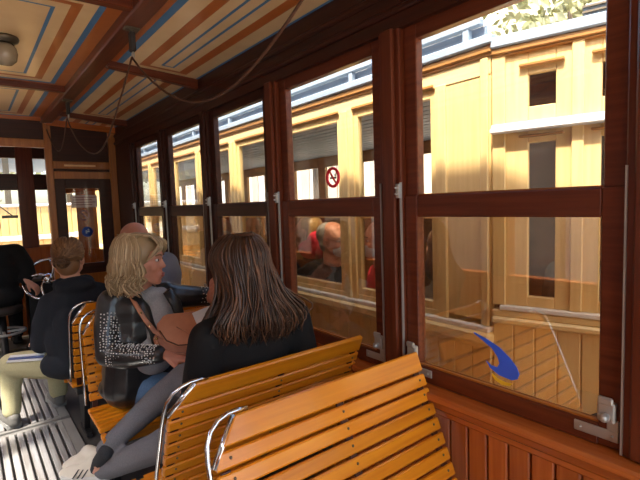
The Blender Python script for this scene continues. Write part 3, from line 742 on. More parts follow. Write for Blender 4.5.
b = MB(); b.tube([(.545,2.170,-.340),(.552,2.110,-.365),(.566,2.062,-.42),(.595,2.035,-.49),(.628,2.022,-.545),(.655,2.005,-.575),tuple(bagpt(-.108,0,.05))],.011,8,flat=.28,up=(.2,-.9,.3))
so = obj('strap', b, 'tanleather', t)
b = MB(); b.tube([tuple(bagpt(-.112,.0,.06)),tuple(bagpt(-.125,.01,.01)),tuple(bagpt(-.118,.012,-.03))],.010,8,flat=.4); obj('strap_end', b, 'tanleather', so)
b = MB()
for p_ in ((.580,2.046,-.455),(.608,2.028,-.515)): b.ell(p_,.0055)
b.ell(bagpt(-.118,.014,-.005),.007)
obj('strap_rivets', b, 'gold', so)
le = thing('leaflet', (.715,1.72,-.50), 'white leaflet between the two women, partly behind the dark hair', 'leaflet')
b = MB(); b.obox((.748,1.70,-.462),(.85,-.35,.30),(-.25,.25,.9),(0,1,-.3),.050,.060,.0015); obj('cover', b, 'paper', le)
b = MB(); b.obox((.748,1.7035,-.463),(.85,-.35,.30),(-.25,.25,.9),(0,1,-.3),.049,.059,.001); obj('back_page', b, 'paper', le)

# --- passenger with the bun, seated sideways with a leg out in the aisle
b = MB(); HP = V((.452,2.945,-.268))
w, rot = head(b, HP, (.22,.96,-.12), .98, neck=(.462,2.925,-.42))
b.ell((.465,2.91,-.60),(.125,.085,.18)); b.ell((.44,2.91,-.85),(.15,.11,.09))
b.chain([(.345,2.93,-.51),(.285,2.96,-.74),(.30,3.20,-.78)],[.043,.035,.025]); hand(b,(.305,3.22,-.785),(.1,.95,-.2),(0,.2,1),-1,.4)
b.chain([(.60,2.92,-.49),(.66,2.99,-.73),(.48,3.20,-.77)],[.043,.035,.025]); hand(b,(.46,3.21,-.775),(-.7,.6,-.2),(0,.2,1),1,.4)
b.chain([(.375,2.95,-.865),(.155,3.24,-.905),(.135,3.225,-1.19)],[.078,.058,.038]); b.caps((.135,3.225,-1.21),.034,(.11,3.32,-1.245),.026)
b.chain([(.50,2.97,-.865),(.40,3.36,-.885),(.40,3.37,-1.19)],[.078,.058,.038]); b.caps((.40,3.37,-1.21),.034,(.38,3.47,-1.245),.026)
pn = person('person', b, 'skin', 'passenger with light brown hair bun and navy jacket, one leg in the aisle')
b = MB()
b.ell((.47,2.91,-.56),(.165,.11,.16)); b.ell((.455,2.905,-.72),(.165,.125,.17)); b.ell((.435,2.91,-.86),(.175,.14,.095)); b.caps((.37,2.93,-.50),.060,(.58,2.92,-.478),.062)
b.caps((.462,2.92,-.445),.066,(.46,2.925,-.42),.062)
b.chain([(.345,2.93,-.512),(.305,2.945,-.62),(.288,2.965,-.735),(.298,3.17,-.778)],[.064,.060,.058,.042]); b.chain([(.602,2.92,-.49),(.65,2.96,-.62),(.665,2.995,-.725),(.50,3.18,-.768)],[.064,.060,.056,.042])
b.caps((.42,2.84,-.62),.09,(.45,2.84,-.80),.10); b.ell((.468,2.875,-.42),(.105,.06,.055)); b.caps((.40,2.91,-.415),.045,(.53,2.91,-.41),.045)
jo = obj('jacket', b, 'navy', pn, remesh=.008, smooth=5)
b = MB(); b.tube([tuple(V((.462,2.92,-.388))+V((.062*math.cos(a),.055*math.sin(a),.012*math.sin(a)))) for a in [i*math.pi/8 for i in range(16)]],.010,6,True); obj('collar', b, 'greyblue', jo, 'blue grey collar')
b = MB()
b.ell((.435,2.925,-.875),(.16,.13,.078)); b.chain([(.375,2.95,-.868),(.265,3.10,-.885),(.155,3.238,-.902)],[.092,.086,.074]); b.chain([(.155,3.238,-.902),(.142,3.235,-1.04),(.135,3.228,-1.17)],[.072,.054,.050])
b.chain([(.50,2.97,-.868),(.45,3.17,-.875),(.40,3.358,-.882),(.40,3.365,-1.05),(.40,3.37,-1.17)],[.09,.084,.072,.062,.055])
to = obj('trousers', b, 'khaki', pn, remesh=.008, smooth=5)
SA = V((-.607,.794,-.09)).normalized(); SN = (V((-.78,-.55,.30))*.85+V((0,0,.5))); SN = (SN-SA*SN.dot(SA)).normalized(); SCR = SA.cross(SN)
def stp(q, dz):
    r_ = .095+(.078-.095)*q; bend = max(0,q-.92)
    return V((.375,2.95,-.868))+(V((.155,3.238,-.902))-V((.375,2.95,-.868)))*q+(SN*(r_-.9*bend)+SCR*dz)
for k, (mt, dz) in enumerate((('stripe',.016),('stripeblue',0),('stripe',-.016))):
    b = MB(); b.tube([stp(q, dz) for q in (.12,.3,.5,.7,.85,1,1.1,1.17)],.008,6,flat=.35,up=SN); obj('side_stripe', b, mt, to, 'white side stripe' if mt=='stripe' else 'blue side stripe')
for (h_,t_) in (((.14,3.20,-1.268),(.085,3.43,-1.268)),((.40,3.35,-1.268),(.375,3.58,-1.268))):
    b = MB(); shoe(b,h_,t_); so = obj('shoe', b, 'greyshoe', pn, remesh=.006, smooth=3); b = MB(); sole(b,h_,t_); obj('sole', b, 'greysole', so)
b = MB(); b.ell(w(0,-.020,.034),(.073,.092,.083),rot); b.ell(w(0,-.048,-.035),(.064,.052,.07),rot)
hr = obj('hair', b, 'hair_light', pn, remesh=.007, smooth=3)
b = MB(); rnd = random.Random(9)
def scalp(az, el, k=1.0): return w(.084*k*math.cos(el)*math.sin(az), -.020-.104*k*math.cos(el)*math.cos(az), .036+.093*k*math.sin(el))
BU = w(-.028,-.138,-.022)
for i in range(420):
    az = rnd.uniform(-2.5,2.5); el = rnd.uniform(-.70,1.35); k = rnd.uniform(.985,1.0)
    p0 = scalp(az, el, k); mid = scalp(az*.55, el*.6, k*1.02)
    lock(b, [p0, scalp(az*.8, el*.85-.04, k*1.01), scalp(az*.5, el*.55-.12, k*1.01), BU+V((rnd.gauss(0,.008),.012,rnd.gauss(0,.008)))], rnd.uniform(.004,.0065), .003)
obj('hair_locks', b, 'hair_light', hr, recalc=False)
b = MB()
for i in range(46):
    a0 = rnd.uniform(0,6.28); ax = V((rnd.gauss(0,1),rnd.gauss(0,1),rnd.gauss(0,1))).normalized(); q = ax.orthogonal().normalized(); r_ = rnd.uniform(.014,.034)
    pp = []
    for k in range(6):
        vv = Quaternion(ax, a0+k*.75) @ q; pp.append(BU+V((vv.x*r_*1.25, vv.y*r_*.8-.012, vv.z*r_)))
    lock(b, pp, .0075, .004)
b.ell(BU+V((0,-.012,0)),(.026,.018,.024))
obj('bun', b, 'hair_bun', hr, recalc=False)

# --- balding man in grey blue shirt behind the blonde woman
b = MB(); HM = V((.858,3.085,-.205))
w, rot = head(b, HM, (-.55,.80,-.28), 1.02, neck=(.93,3.03,-.36), female=False)
b.ell((.97,2.98,-.56),(.13,.10,.18)); b.ell((.88,2.92,-.85),(.14,.11,.085))
b.chain([(.83,3.0,-.46),(.80,3.10,-.70),(.74,3.28,-.72)],[.046,.038,.028]); hand(b,(.735,3.30,-.72),(-.2,.9,-.1),(0,0,1),-1,.4)
b.chain([(1.06,2.99,-.42),(1.085,3.10,-.66),(.95,3.28,-.72)],[.046,.038,.028]); hand(b,(.94,3.30,-.72),(-.4,.9,-.1),(0,0,1),1,.4)
b.chain([(.80,2.95,-.86),(.78,3.36,-.87),(.78,3.37,-1.19)],[.08,.06,.04]); b.caps((.78,3.37,-1.215),.034,(.78,3.48,-1.245),.026)
b.chain([(.96,2.95,-.86),(.98,3.36,-.87),(.98,3.37,-1.19)],[.08,.06,.04]); b.caps((.98,3.37,-1.215),.034,(.98,3.48,-1.245),.026)
bm_ = person('person', b, 'skin2', 'balding man in grey blue shirt, hidden behind the blonde woman')
b = MB(); b.ell((1.0,2.985,-.44),(.125,.12,.145)); b.ell((.97,2.96,-.60),(.16,.13,.20)); b.ell((.90,2.93,-.82),(.17,.13,.12)); b.ell((1.03,3.0,-.37),(.085,.09,.085))
b.chain([(.84,3.0,-.46),(.80,3.09,-.69),(.745,3.25,-.72)],[.07,.06,.042]); b.chain([(1.05,2.99,-.43),(1.08,3.09,-.66),(.955,3.25,-.72)],[.075,.062,.042])
obj('shirt', b, 'greyblue', bm_, remesh=.010, smooth=5)
b = MB(); b.ell((.88,2.94,-.87),(.165,.13,.08)); b.chain([(.80,2.96,-.865),(.78,3.36,-.87),(.78,3.37,-1.17)],[.09,.074,.055]); b.chain([(.96,2.96,-.865),(.98,3.36,-.87),(.98,3.37,-1.17)],[.09,.074,.055]); obj('trousers', b, 'charcoal', bm_, remesh=.010, smooth=4)
for x in (.78,.98):
    b = MB(); shoe(b,(x,3.35,-1.268),(x,3.58,-1.268)); sole(b,(x,3.35,-1.268),(x,3.58,-1.268)); obj('shoe', b, 'blackcloth', bm_)
b = MB(); b.ell(w(0,-.045,-.022),(.080,.078,.048),rot); obj('hair', b, 'hair_grey', bm_, remesh=.006, smooth=3)

# --- driver on a stool at the far end, wheel and controls
b = MB()
w, rot = head(b, (.165,5.06,-.09), (.05,.99,-.1), 1.04, neck=(.175,5.03,-.24), female=False)
b.ell((.19,5.0,-.47),(.14,.10,.20)); b.ell((.20,5.0,-.72),(.15,.12,.09))
b.chain([(.345,5.0,-.36),(.40,4.99,-.52),(.40,4.90,-.62)],[.046,.038,.028]); hand(b,(.41,4.885,-.625),(.5,-.3,-.5),(.6,-.6,.3),1,.9)
b.chain([(.03,5.0,-.36),(-.02,5.04,-.60),(.10,5.22,-.62)],[.046,.038,.028]); hand(b,(.11,5.24,-.62),(.2,.9,0),(0,0,1),-1,.6)
b.chain([(.28,5.03,-.74),(.32,5.34,-.80),(.32,5.32,-1.19)],[.08,.06,.04]); b.caps((.32,5.32,-1.215),.034,(.32,5.42,-1.245),.026)
b.chain([(.12,5.03,-.74),(.10,5.34,-.80),(.10,5.32,-1.19)],[.08,.06,.04]); b.caps((.10,5.32,-1.215),.034,(.10,5.42,-1.245),.026)
dr = person('person', b, 'skin', 'tram driver in black jacket with one hand at the brake wheel')
b = MB(); b.ell((.19,5.0,-.40),(.185,.12,.13)); b.ell((.195,5.0,-.55),(.19,.13,.20)); b.ell((.20,5.0,-.74),(.19,.14,.12)); b.caps((.06,5.0,-.36),.07,(.34,5.0,-.345),.075)
b.chain([(.345,5.0,-.36),(.405,4.985,-.47),(.42,4.97,-.55),(.395,4.915,-.61)],[.085,.075,.066,.046]); b.chain([(.03,5.0,-.36),(-.02,5.04,-.60),(.09,5.19,-.62)],[.085,.066,.044])
obj('jacket', b, 'blackcloth', dr, remesh=.010, smooth=5)
b = MB(); b.ell((.20,5.02,-.76),(.17,.14,.085)); b.chain([(.28,5.03,-.755),(.32,5.34,-.80),(.32,5.32,-1.17)],[.09,.074,.056]); b.chain([(.12,5.03,-.755),(.10,5.34,-.80),(.10,5.32,-1.17)],[.09,.074,.056]); obj('trousers', b, 'blackcloth', dr, remesh=.010, smooth=4)
for x in (.32,.10):
    b = MB(); shoe(b,(x,5.30,-1.268),(x,5.53,-1.268)); sole(b,(x,5.30,-1.268),(x,5.53,-1.268)); obj('shoe', b, 'blackcloth', dr)
b = MB(); b.ell(w(0,-.022,.036),(.082,.102,.090),rot); obj('hair', b, 'hair_brown', dr, remesh=.008, smooth=3)
st = thing('driver_stool', (.20,4.98,FL), 'dark padded stool on a metal post under the driver', 'stool')
obj('cushion', MB().lathe((.20,4.98,-.90),(0,0,1),[(.14,0),(.165,.02),(.165,.055),(.14,.07),(.001,.07)]), 'leather_strap', st)
obj('post', MB().lathe((.20,4.98,FL-.012),(0,0,1),[(.17,0),(.17,.015),(.03,.03),(.028,.40)]), 'iron', st)
obj('foot_ring', MB().tube([(.20+.17*math.cos(a),4.98+.17*math.sin(a),-1.07) for a in [i*math.pi/12 for i in range(24)]],.012,6,True).box(.04,.36,4.97,4.99,-1.078,-1.062).box(.19,.21,4.82,5.14,-1.078,-1.062), 'alu', st)
# hand brake wheel
WN = V((-.35,-.75,.55)).normalized(); WS = V((1,0,0)); WS = (WS-WN*WS.dot(WN)).normalized(); WU = WN.cross(WS); WC = V((.565,4.86,-.61))
wp = lambda r, a, o=0: WC+WS*(r*math.cos(a))+WU*(r*math.sin(a))+WN*o
br = thing('brake_wheel', (.62,4.95,FL), 'shiny chrome hand brake wheel with curved spokes beside the driver', 'wheel')
obj('rim', MB().tube([wp(.205,i*math.pi/18) for i in range(36)],.012,8,True), 'chrome', br)
obj('hub', MB().lathe(WC-WN*.05,WN,[(.03,0),(.05,.02),(.05,.06),(.025,.08),(.001,.085)]), 'chrome', br)
for k in range(4):
    a = k*math.pi/2+.4
    obj('spoke', MB().tube([wp(.03+.17*q,a+.9*math.sin(q*math.pi/2),.02*math.sin(q*math.pi)) for q in (0,.2,.4,.6,.8,1)],.010,8), 'chrome', br)
obj('handle', MB().caps(wp(.205,.4,0),.014,wp(.205,.4,.09),.017), 'bronze', br)
obj('column', MB().tube([WC-WN*.05,(.66,5.0,-.75),(.67,5.02,FL-.012)],[.022,.024,.03],10), 'iron', br)
cs = thing('control_stand', (.60,5.25,FL), 'black driver control cabinet below the brake wheel', 'cabinet')
obj('body', MB().box(.42,.86,5.13,5.42,FL-.012,-.66,.01), 'iron', cs)
obj('top_plate', MB().box(.41,.87,5.11,5.44,-.66,-.635,.006), 'bronze', cs)
obj('lever', MB().caps((.52,5.25,-.635),.012,(.48,5.2,-.50),.014), 'bronze', cs)
# ------------------------------------------------------------------ the tram standing alongside
XW = 1.70
tc = thing('tram_car', (2.6,3.5,FL-.35), 'pale varnished wooden tram standing close outside the windows', 'tram')
TY0, TY1 = 1.03, 9.8
PT = .675; POSTS = [1.910+PT*k for k in range(0,12)]
wins = [(1.34,1.825)]+[(POSTS[k]+.088, POSTS[k+1]-.088) for k in range(11)]
b = MB(); b.box(XW,XW+.04,TY0,TY1,FL-.35,-.62)
y = TY0
while y < TY1: b.box(XW-.006,XW+.02,y+.002,y+.088,FL-.30,-.62,.003); y += .09
obj('lower_side', b, 'tramz', tc)
b = MB(); b.box(XW-.045,XW+.03,TY0-.01,TY1,-.612,-.562,.010); b.box(XW-.02,XW+.03,TY0-.01,TY1,-.635,-.61,.004)
obj('belt_rail', b, 'tramlight', tc)
b = MB(); b.box(XW-.028,XW+.03,TY0,TY1,-.562,-.540,.004); obj('sill_strip', b, 'white', tc, 'white sill strip')
b = MB(); b.box(XW,XW+.04,TY0,TY1,-.54,-.515,.002)
b.box(XW,XW+.045,TY0,1.305,-.54,.50); b.box(XW-.012,XW+.02,1.04,1.075,-.54,.56,.004); b.box(XW-.012,XW+.02,1.245,1.30,-.54,.50,.004)
for yp in POSTS: b.box(XW-.004,XW+.045,yp-.055,yp+.055,-.54,.50,.003); b.box(XW-.016,XW+.01,yp-.018,yp+.018,-.54,.50,.005)
obj('pillars', b, 'tramz', tc)
for k, (a, c) in enumerate(wins):
    b = MB(); x0, x1 = XW+.008, XW+.04
    b.box(x0,x1,a-.036,a,-.515,.495,.003); b.box(x0,x1,c,c+.036,-.515,.495,.003); b.box(x0,x1,a,c,-.515,-.478,.003); b.box(x0,x1,a,c,.456,.495,.003); b.box(x0,x1,a,c,-.09,-.05,.003)
    wo = obj('window_frame', b, 'tramz', tc)
    obj('pane', MB().box(XW+.024,XW+.028,a-.005,c+.005,-.48,.46), 'farglass', wo)
    b = MB(); b.box(XW-.012,XW+.02,a-.03,c+.03,.497,.512,.003); obj('drip_mould', b, 'tramdark', wo)
b = MB(); b.box(XW-.004,XW+.03,TY0,TY1,.495,.565); obj('fascia', b, 'tramlight', tc)
b = MB(); b.box(XW-.022,XW+.03,TY0-.01,TY1,.572,.602,.005); b.box(XW-.012,XW+.03,TY0-.005,TY1,.562,.573); obj('cornice_mould', b, 'tramdark', tc)
b = MB(); b.box(XW-.035,XW+.06,TY0-.02,TY1,.602,.640,.006); obj('gutter', b, 'gutter', tc)
b = MB(); 
N = 10; prof = [(XW+.02+1.96*i/N, .64+.14*math.sin(math.pi*i/N)) for i in range(N+1)]
b.prism([(x,TY0,z) for x,z in prof]+[(x,TY0,z-.05) for x,z in reversed(prof)], (0,TY1-TY0,0)); obj('roof', b, 'roofgrey', tc)
b = MB(); b.box(XW+.0,XW+.035,TY0+.05,TY1,.700,.728,.004); obj('roof_rail', b, 'gutter', tc)
b = MB(); b.box(XW+.045,XW+.06,TY0+.05,TY1,.63,.705); obj('roof_board', b, 'roofgrey', tc)
b = MB(); b.box(XW+.20,XW+.23,TY0+.3,TY1,.78,.815,.004); obj('inner_roof_rail', b, 'gutter', tc)
for k in range(13):
    yk = TY0+.12+.72*k
    if yk < TY1-.3:
        b = MB(); b.box(XW+.005,XW+.03,yk-.014,yk+.014,.63,.705); obj('rail_bracket', b, 'gutter', tc)
        b = MB(); b.box(XW+.205,XW+.228,yk+.25,yk+.275,.68,.785); obj('rail_bracket', b, 'gutter', tc)
# far side, floor, ceiling
b = MB(); xf = XW+1.96
b.box(xf,xf+.04,TY0,TY1,FL-.35,-.10); b.box(xf,xf+.04,TY0,TY1,.456,.62)
for yp in [1.235]+POSTS: b.box(xf,xf+.04,yp-.07,yp+.07,-.50,.46)
obj('far_side', b, 'tramdark', tc)
b = MB(); b.box(XW+.02,xf,TY0,TY1,FL-.05,FL); obj('floor_boards', b, 'floor', tc)
b = MB(); x = XW+.06
while x < xf-.1: b.box(x,x+.09,TY0+.02,TY1,.575,.59,.003); x += .11
obj('ceiling_boards', b, 'gutter', tc)
b = MB(); b.box(XW+.04,xf,TY0+.02,TY1,.592,.60); obj('ceiling_lining', b, 'tramdark', tc)
b = MB(); b.box(XW+.02,XW+1.45,TY0,TY0+.04,FL-.3,.62); obj('end_wall', b, 'darkz', tc)
# tapering end platform
n_, t_ = V((.963,.27,0)), V((.27,-.963,0)); p_ = V((XW+.004,1.026,0))
def vp(s, o, z): return p_+t_*s-n_*o+V((0,0,z))
def vbox(b, s0, s1, o0, o1, z0, z1, bv=.003):
    b.hexa([vp(s0,o0,z0),vp(s1,o0,z0),vp(s1,o1,z0),vp(s0,o1,z0),vp(s0,o0,z1),vp(s1,o0,z1),vp(s1,o1,z1),vp(s0,o1,z1)], bv)
VW = [(.132,.228),(.374,.470),(.616,.712),(.858,.954)]; VE = 1.05
b = MB(); vbox(b,.0,VE,-.04,0,FL-.3,-.515); 
s = .0
while s < VE: vbox(b,s+.002,min(s+.078,VE),0,.006,FL-.25,-.52); s += .08
obj('platform_lower_side', b, 'tramz', tc)
b = MB(); vbox(b,0,VE,-.03,.035,-.515,-.487,.008); vbox(b,0,VE,-.03,.020,-.487,-.460,.004); obj('platform_belt', b, 'tramlight', tc)
b = MB(); vbox(b,.03,VE,-.02,.024,-.458,-.440,.003); obj('platform_sill_strip', b, 'white', tc, 'white sill strip')
b = MB(); edges = [0]+[q for w_ in VW for q in w_]+[VE]
for k in range(0,len(edges),2): vbox(b,edges[k],edges[k+1],-.03,0,-.44,.55)
for k in range(1,len(edges)-1,2): vbox(b,edges[k],edges[k+1],-.03,0,-.44,-.398); vbox(b,edges[k],edges[k+1],-.03,0,.206,.343); vbox(b,edges[k],edges[k+1],-.03,0,.466,.55)
for k in range(2,len(edges)-2,2):
    m_ = (edges[k]+edges[k+1])/2; vbox(b,m_-.02,m_+.02,0,.012,-.44,.55)
vbox(b,.0,.05,0,.012,-.44,.55)
obj('platform_pillars', b, 'tramz', tc)
b = MB(); vbox(b,0,VE,-.02,.050,.250,.268,.004); vbox(b,0,VE,-.02,.03,.268,.285,.004); obj('platform_ledge', b, 'white', tc, 'white painted ledge')
for (a, c) in VW:
    b = MB(); vbox(b,a-.03,c+.03,0,.022,.492,.504); vbox(b,a-.03,c+.03,0,.022,.226,.236); do = obj('platform_drip_mould', b, 'tramdark', tc)
    b = MB(); vbox(b,a-.002,c+.002,-.02,-.016,-.40,.208,0); vbox(b,a-.002,c+.002,-.02,-.016,.341,.468,0); obj('platform_pane', b, 'farglass', tc)
b = MB(); vbox(b,0,VE,-.03,.016,.548,.556); vbox(b,0,VE,-.03,.024,.556,.580,.004); obj('platform_cornice', b, 'tramdark', tc)
b = MB(); vbox(b,0,VE,-.06,.035,.580,.622,.005); obj('platform_gutter', b, 'gutter', tc)
b = MB(); q = [vp(0,-.02,.60),vp(VE,-.02,.60),vp(VE,-1.2,.60),V((XW+1.9,TY0,.60))]
r_ = [vp(0,-.02,.622),vp(VE,-.02,.622),vp(VE,-1.2,.70),V((XW+1.9,TY0,.70))]
b.hexa(q+r_); obj('platform_roof', b, 'gutter', tc)
b = MB(); vbox(b,.30,.42,-.30,-.14,.62,.72,.006)
ro = obj('roof_vent', b, 'roofgrey', tc)
b = MB()
for k in range(4): vbox(b,.295,.425,-.30,-.128,.645+.02*k,.652+.02*k,0)
obj('vent_slats', b, 'bronze', ro)
b = MB(); b.hexa([vp(VE,0,FL-.3),vp(VE,-1.5,FL-.3),vp(VE+.03,-1.5,FL-.3),vp(VE+.03,0,FL-.3),vp(VE,0,-.44),vp(VE,-1.5,-.44),vp(VE+.03,-1.5,-.44),vp(VE+.03,0,-.44)]); vbox(b,0,VE,-1.2,-.03,FL-.05,FL,0); obj('platform_floor', b, 'floor', tc)
b = MB(); vbox(b,0,VE,-1.16,-1.12,FL,.60,0); obj('platform_shade_board', b, 'darkx', tc)  # dark wall added so the platform looks unlit through its panes
b = MB(); vbox(b,0,VE,-1.16,-.03,.572,.579,0); obj('platform_shade_sheet', b, 'darkx', tc)  # dark sheet added under the roof to shade the upper panes

GT = 'passengers in the tram alongside'
def rider(c, fwd, coat, hair, label, hat=None, mask=False, z=0, skin='skin', scarf=None, long=False):
    c = V(c); f, s, u = frame(fwd); f0 = V((f.x,f.y,0)).normalized(); s0 = f0.cross(V((0,0,1)))
    b = MB(); w, rot = head(b, c, fwd, 1.0, neck=c+V((0,0,-.16))-f0*.02, female=long)
    P_ = lambda x, y, zz: c+s0*x+f0*y+V((0,0,zz))
    hz = FL+.42 - c.z - .02
    b.ell(P_(0,-.03,-.36),(.12,.12,.19)); b.ell(P_(0,-.02,hz),(.13,.13,.08))
    for q in (1,-1):
        b.chain([P_(.16*q,-.02,-.24),P_(.20*q,.02,-.48),P_(.08*q,.24,-.54)],[.042,.036,.026]); hand(b,P_(.075*q,.26,-.54),f0-s0*q*.3,(0,0,1),-q,.5)
        b.chain([P_(.09*q,0,hz),P_(.10*q,.40,hz),P_(.10*q,.42,FL+.06-c.z)],[.075,.056,.036]); b.caps(P_(.10*q,.42,FL+.05-c.z),.034,P_(.10*q,.54,FL+.03-c.z),.028)
    o = person('person', b, skin, label, GT, .008)
    b = MB(); b.ell(P_(0,-.03,-.30),(.17,.12,.12),Matrix((s0,f0,V((0,0,1)))).transposed()); b.ell(P_(0,-.03,-.44),(.17,.14,.22),Matrix((s0,f0,V((0,0,1)))).transposed()); b.ell(P_(0,-.02,hz+.06),(.17,.15,.12)); b.caps(P_(0,-.03,-.20),.065,P_(0,-.02,-.15),.06)
    for q in (1,-1): b.chain([P_(.155*q,-.02,-.25),P_(.205*q,.02,-.47),P_(.09*q,.21,-.54)],[.07,.058,.044])
    obj('coat', b, coat, o, remesh=.012, smooth=5)
    b = MB()
    for q in (1,-1): b.chain([P_(.09*q,0,hz),P_(.10*q,.40,hz),P_(.10*q,.42,FL+.09-c.z)],[.088,.072,.052])
    obj('trousers', b, 'charcoal', o, remesh=.012, smooth=4)
    for q in (1,-1):
        b = MB(); shoe(b,P_(.10*q,.40,FL+.004-c.z),P_(.10*q,.62,FL+.004-c.z)); obj('shoe', b, 'blackcloth', o)
    b = MB(); k_ = -.012 if skin == 'skin2' else 0; b.ell(w(0,-.030+k_*2,.036+k_),(.080,.096,.086),rot); b.ell(w(0,-.05,-.03),(.078,.055,.075),rot)
    if long: b.ell(w(0,-.05,-.10),(.09,.06,.09),rot)
    obj('hair', b, hair, o, remesh=.008, smooth=3)
    face_bits(o, w, rot, 1.0, hair)
    if mask:
        b = MB(); b.ell(w(0,.062,-.066),(.060,.062,.048),rot); obj('face_mask', b, 'mask', o, 'pale blue face mask')
    if scarf:
        b = MB(); b.ell(P_(.0,-.05,-.12),(.12,.105,.085)); b.ell(P_(0,-.09,-.06),(.10,.06,.085)); obj('hood', b, scarf, o, 'red hood', remesh=.008, smooth=4)
    return o, w
rider((1.96,2.655,-.205),(-.35,.93,-.05),'charcoal','hair_yellow','fair haired passenger with red hood seen through the second window', scarf='redcloth', long=True)
o, w = rider((1.95,2.345,-.245),(.15,-.98,-.12),'charcoal','hair_grey','grey haired passenger in dark coat with glasses and pale mask', mask=True, skin='skin2')
b = MB()
for q in (1,-1): b.tube([w(.033*q+.022*math.cos(a),.098,.001+.018*math.sin(a)) for a in [i*math.pi/6 for i in range(12)]],.0018,5,True); b.caps(w(.055*q,.096,.005),.0018,w(.078*q,.0,.005),.0018)
b.caps(w(-.012,.101,.004),.0018,w(.012,.101,.004),.0018)
obj('glasses', b, 'iron', o, 'thin dark glasses')
rider((2.06,2.03,-.235),(-.75,.5,-.12),'redcloth','hair_brown','passenger with pale mask half hidden by the tram pillar', mask=True)
rider((2.0,1.50,-.27),(.8,.5,-.25),'beige','hair_brown','dark haired passenger in beige coat at the end window of the tram', long=True)
rider((2.30,4.05,-.22),(-.4,-.8,-.1),'greyblue','hair_grey','passenger in grey blue coat further along the tram outside')
rider((2.15,.78,-.10),(-.75,-.6,-.1),'charcoal','hair_brown','passenger in dark coat on the end platform of the tram')
GB = 'benches in the tram alongside'
for k, (yt,yb,yf) in enumerate(((2.90,2.84,2.52),(1.40,1.34,1.72),(4.3,4.24,3.9),(5.75,5.69,5.35))):
    bench('wooden_bench', XW+.12, XW+.85, yt, yb, yf, ('slatted bench in the other tram behind the passenger with red hood','slatted bench at the near end of the other tram','slatted bench in the other tram under the passenger in grey blue','slatted bench at the far end of the other tram')[k], GB, aisle=1)

# ------------------------------------------------------------------ ground and what stands around the stop
struct('ground', MB().box(-30,40,-25,60,FL-.45,FL-.40), 'ground')
bd = thing('building', (11.5,6,FL-.4), 'cream plastered building with grey brown shutters beyond the other tram', 'building')
obj('wall', MB().box(11.0,12.0,-14,30,FL-.4,5.6), 'plaster', bd)
obj('roof', MB().prism([(10.7,-14.3,5.6),(12.3,-14.3,5.6),(11.5,-14.3,6.3)],(0,44.6,0)), 'rust', bd)
for k in range(10):
    y = -10+4*k
    wo = obj('window', MB().box(10.94,11.02,y-.55,y+.55,-.3,1.6,.02), 'white', bd)
    for s in (-1,1): obj('shutter', MB().box(10.90,10.96,y+s*.85-.28,y+s*.85+.28,-.3,1.6,.02), 'shutter', wo)
    obj('window_glass', MB().box(10.925,10.945,y-.42,y+.42,-.2,1.5), 'farglass', wo)
sb = thing('unseen_building', (-6.5,6,FL-.4), 'unseen brown stone building added to darken the window reflections', 'building')  # unseen building, added so the lower panes reflect less bright sky
obj('wall', MB().box(-7.5,-6.0,-16,34,FL-.4,3.6), 'stone', sb)
obj('roof', MB().prism([(-8.0,-16.3,3.6),(-5.6,-16.3,3.6),(-7.0,-16.3,4.6)],(0,50.6,0)), 'rust', sb)
for k in range(9):
    y = -12+5*k
    do = obj('doorway', MB().box(-6.03,-5.94,y-.7,y+.7,FL-.4,1.1,.02), 'bark', sb)
    obj('door_leaf', MB().box(-5.96,-5.92,y-.6,y+.6,FL-.4,1.0,.02), 'shutter', do)
def tree(x, y, h, r, label, seed):
    rn = random.Random(seed); t = thing('tree', (x,y,FL-.4), label, 'tree', 'trees around the stop')
    b = MB(); top = V((x,y,FL-.4+h*.55)); b.tube([(x,y,FL-.45),(x+.05,y,FL+h*.2),top],[.17,.14,.10],10)
    cl = []
    for k in range(9):
        a = rn.uniform(0,6.28); e = rn.uniform(.1,1.2); q = top+V((math.cos(a)*math.cos(e),math.sin(a)*math.cos(e),math.sin(e)))*r*rn.uniform(.5,.9); b.tube([top-V((0,0,.3)),(top+q)/2+V((0,0,.1)),q],[.07,.05,.02],6); cl.append(q)
    obj('trunk', b, 'bark', t)
    b = MB()
    for k in range(2600):
        q = rn.choice(cl)+V((rn.gauss(0,r*.26),rn.gauss(0,r*.26),rn.gauss(0,r*.22))); a = V((rn.gauss(0,1),rn.gauss(0,1),rn.gauss(0,1))).normalized(); c = a.orthogonal().normalized(); d = a.cross(c); z = rn.uniform(.06,.11)
        v = [b.bm.verts.new(q+c*z), b.bm.verts.new(q+d*z*.5+a*.01), b.bm.verts.new(q-c*z), b.bm.verts.new(q-d*z*.5+a*.01)]; b._face(v)
    obj('crown', b, 'leaf', t, recalc=False)
tree(6.2,2.6,5.2,1.7,'tree standing between the other tram and the cream building',1)
tree(6.6,8.5,5.6,1.7,'second tree along the far side of the other tram',2)
tree(6.0,-2.4,5.0,1.7,'tree beyond the end platform of the other tram',3)
tree(.4,16.5,5.6,1.7,'tree straight ahead beyond the front windows',4)
tree(5.4,18.5,5.8,1.8,'tree ahead seen through the glass of the end panel',5)
tree(-3.0,19.5,5.4,1.7,'tree ahead beyond the driver',6)
fc = thing('tram_trailer', (.6,9.2,FL-.4), 'yellow planked tram trailer standing ahead, seen past the driver', 'tram')
b = MB(); b.box(-1.0,1.45,8.6,12.5,FL-.2,.0); x = -1.0
while x < 1.45: b.box(x+.004,x+.105,8.585,8.62,-.34,.10,.004); b.box(x+.004,x+.105,8.585,8.62,FL-.2,-.43,.004); x += .11
obj('planked_body', b, 'tramz', fc)
b = MB(); b.box(-1.05,1.5,8.56,8.62,-.43,-.35,.01); b.box(-1.05,1.5,8.55,12.55,.10,.15,.02); obj('white_rail', b, 'white', fc, 'white rail')
b = MB()
for x in (-1.0,.55,1.4): b.box(x-.03,x+.05,8.57,8.65,.1,.95)
obj('posts', b, 'bronze', fc)
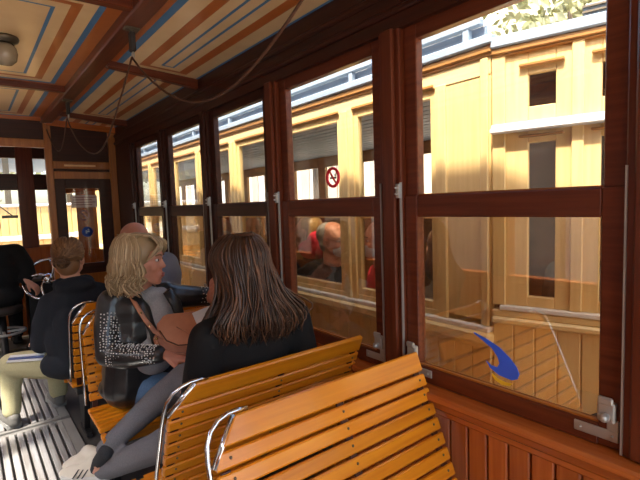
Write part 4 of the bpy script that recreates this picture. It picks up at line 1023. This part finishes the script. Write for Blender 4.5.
b = MB(); b.box(-1.1,1.55,8.5,12.6,.95,1.05,.03); obj('roof', b, 'gutter', fc)
b = MB()
for x in (-.6,1.0):
    for y in (9.3,11.6): b.lathe((x-.05,y,FL-.15),(1,0,0),[(.001,0),(.26,0),(.26,.1),(.001,.1)])
obj('wheels', b, 'iron', fc)

# ------------------------------------------------------------------ light, view
wd = bpy.data.worlds.new('sky'); SC.world = wd; wd.use_nodes = True; nt = wd.node_tree; nt.nodes.clear()
o_ = nt.nodes.new('ShaderNodeOutputWorld'); bg = nt.nodes.new('ShaderNodeBackground'); sk = nt.nodes.new('ShaderNodeTexSky')
sk.sky_type = 'NISHITA'; sk.sun_disc = False; sk.sun_elevation = math.radians(56); sk.sun_rotation = math.radians(250); sk.air_density = 1.2; sk.dust_density = 3.0; sk.ozone_density = .8
bg.inputs[1].default_value = SKY_STRENGTH
L(nt, sk.outputs[0], bg.inputs[0]); L(nt, bg.outputs[0], o_.inputs[0])
sd = bpy.data.lights.new('sun', 'SUN'); sd.energy = SUN_STRENGTH; sd.angle = math.radians(3.0); sd.color = (1,.93,.80)
so = bpy.data.objects.new('sun', sd); COL.objects.link(so); so.location = (-8,-3,12)
so.rotation_euler = V(SUN_DIR).to_track_quat('-Z','Y').to_euler()

cd = bpy.data.cameras.new('camera'); cam = bpy.data.objects.new('camera', cd); COL.objects.link(cam)
cd.sensor_width = 36; cd.lens = 453/640*36; cd.clip_start = .02; cd.clip_end = 300
yw, pt_, rl = .66252637, .08091027, -.03425067
f = V((math.sin(yw)*math.cos(pt_), math.cos(yw)*math.cos(pt_), -math.sin(pt_))); r = V((math.cos(yw), -math.sin(yw), 0)); u = r.cross(f)
r2 = r*math.cos(rl)+u*math.sin(rl); u2 = -r*math.sin(rl)+u*math.cos(rl)
cam.matrix_world = Matrix.Translation((0,0,H)) @ Matrix((r2, u2, -f)).transposed().to_4x4()
SC.camera = cam
SC.view_settings.view_transform = 'Standard'; SC.view_settings.look = 'None'; SC.view_settings.gamma = 1; SC.view_settings.use_curve_mapping = False
SC.view_settings.exposure = EXPOSURE
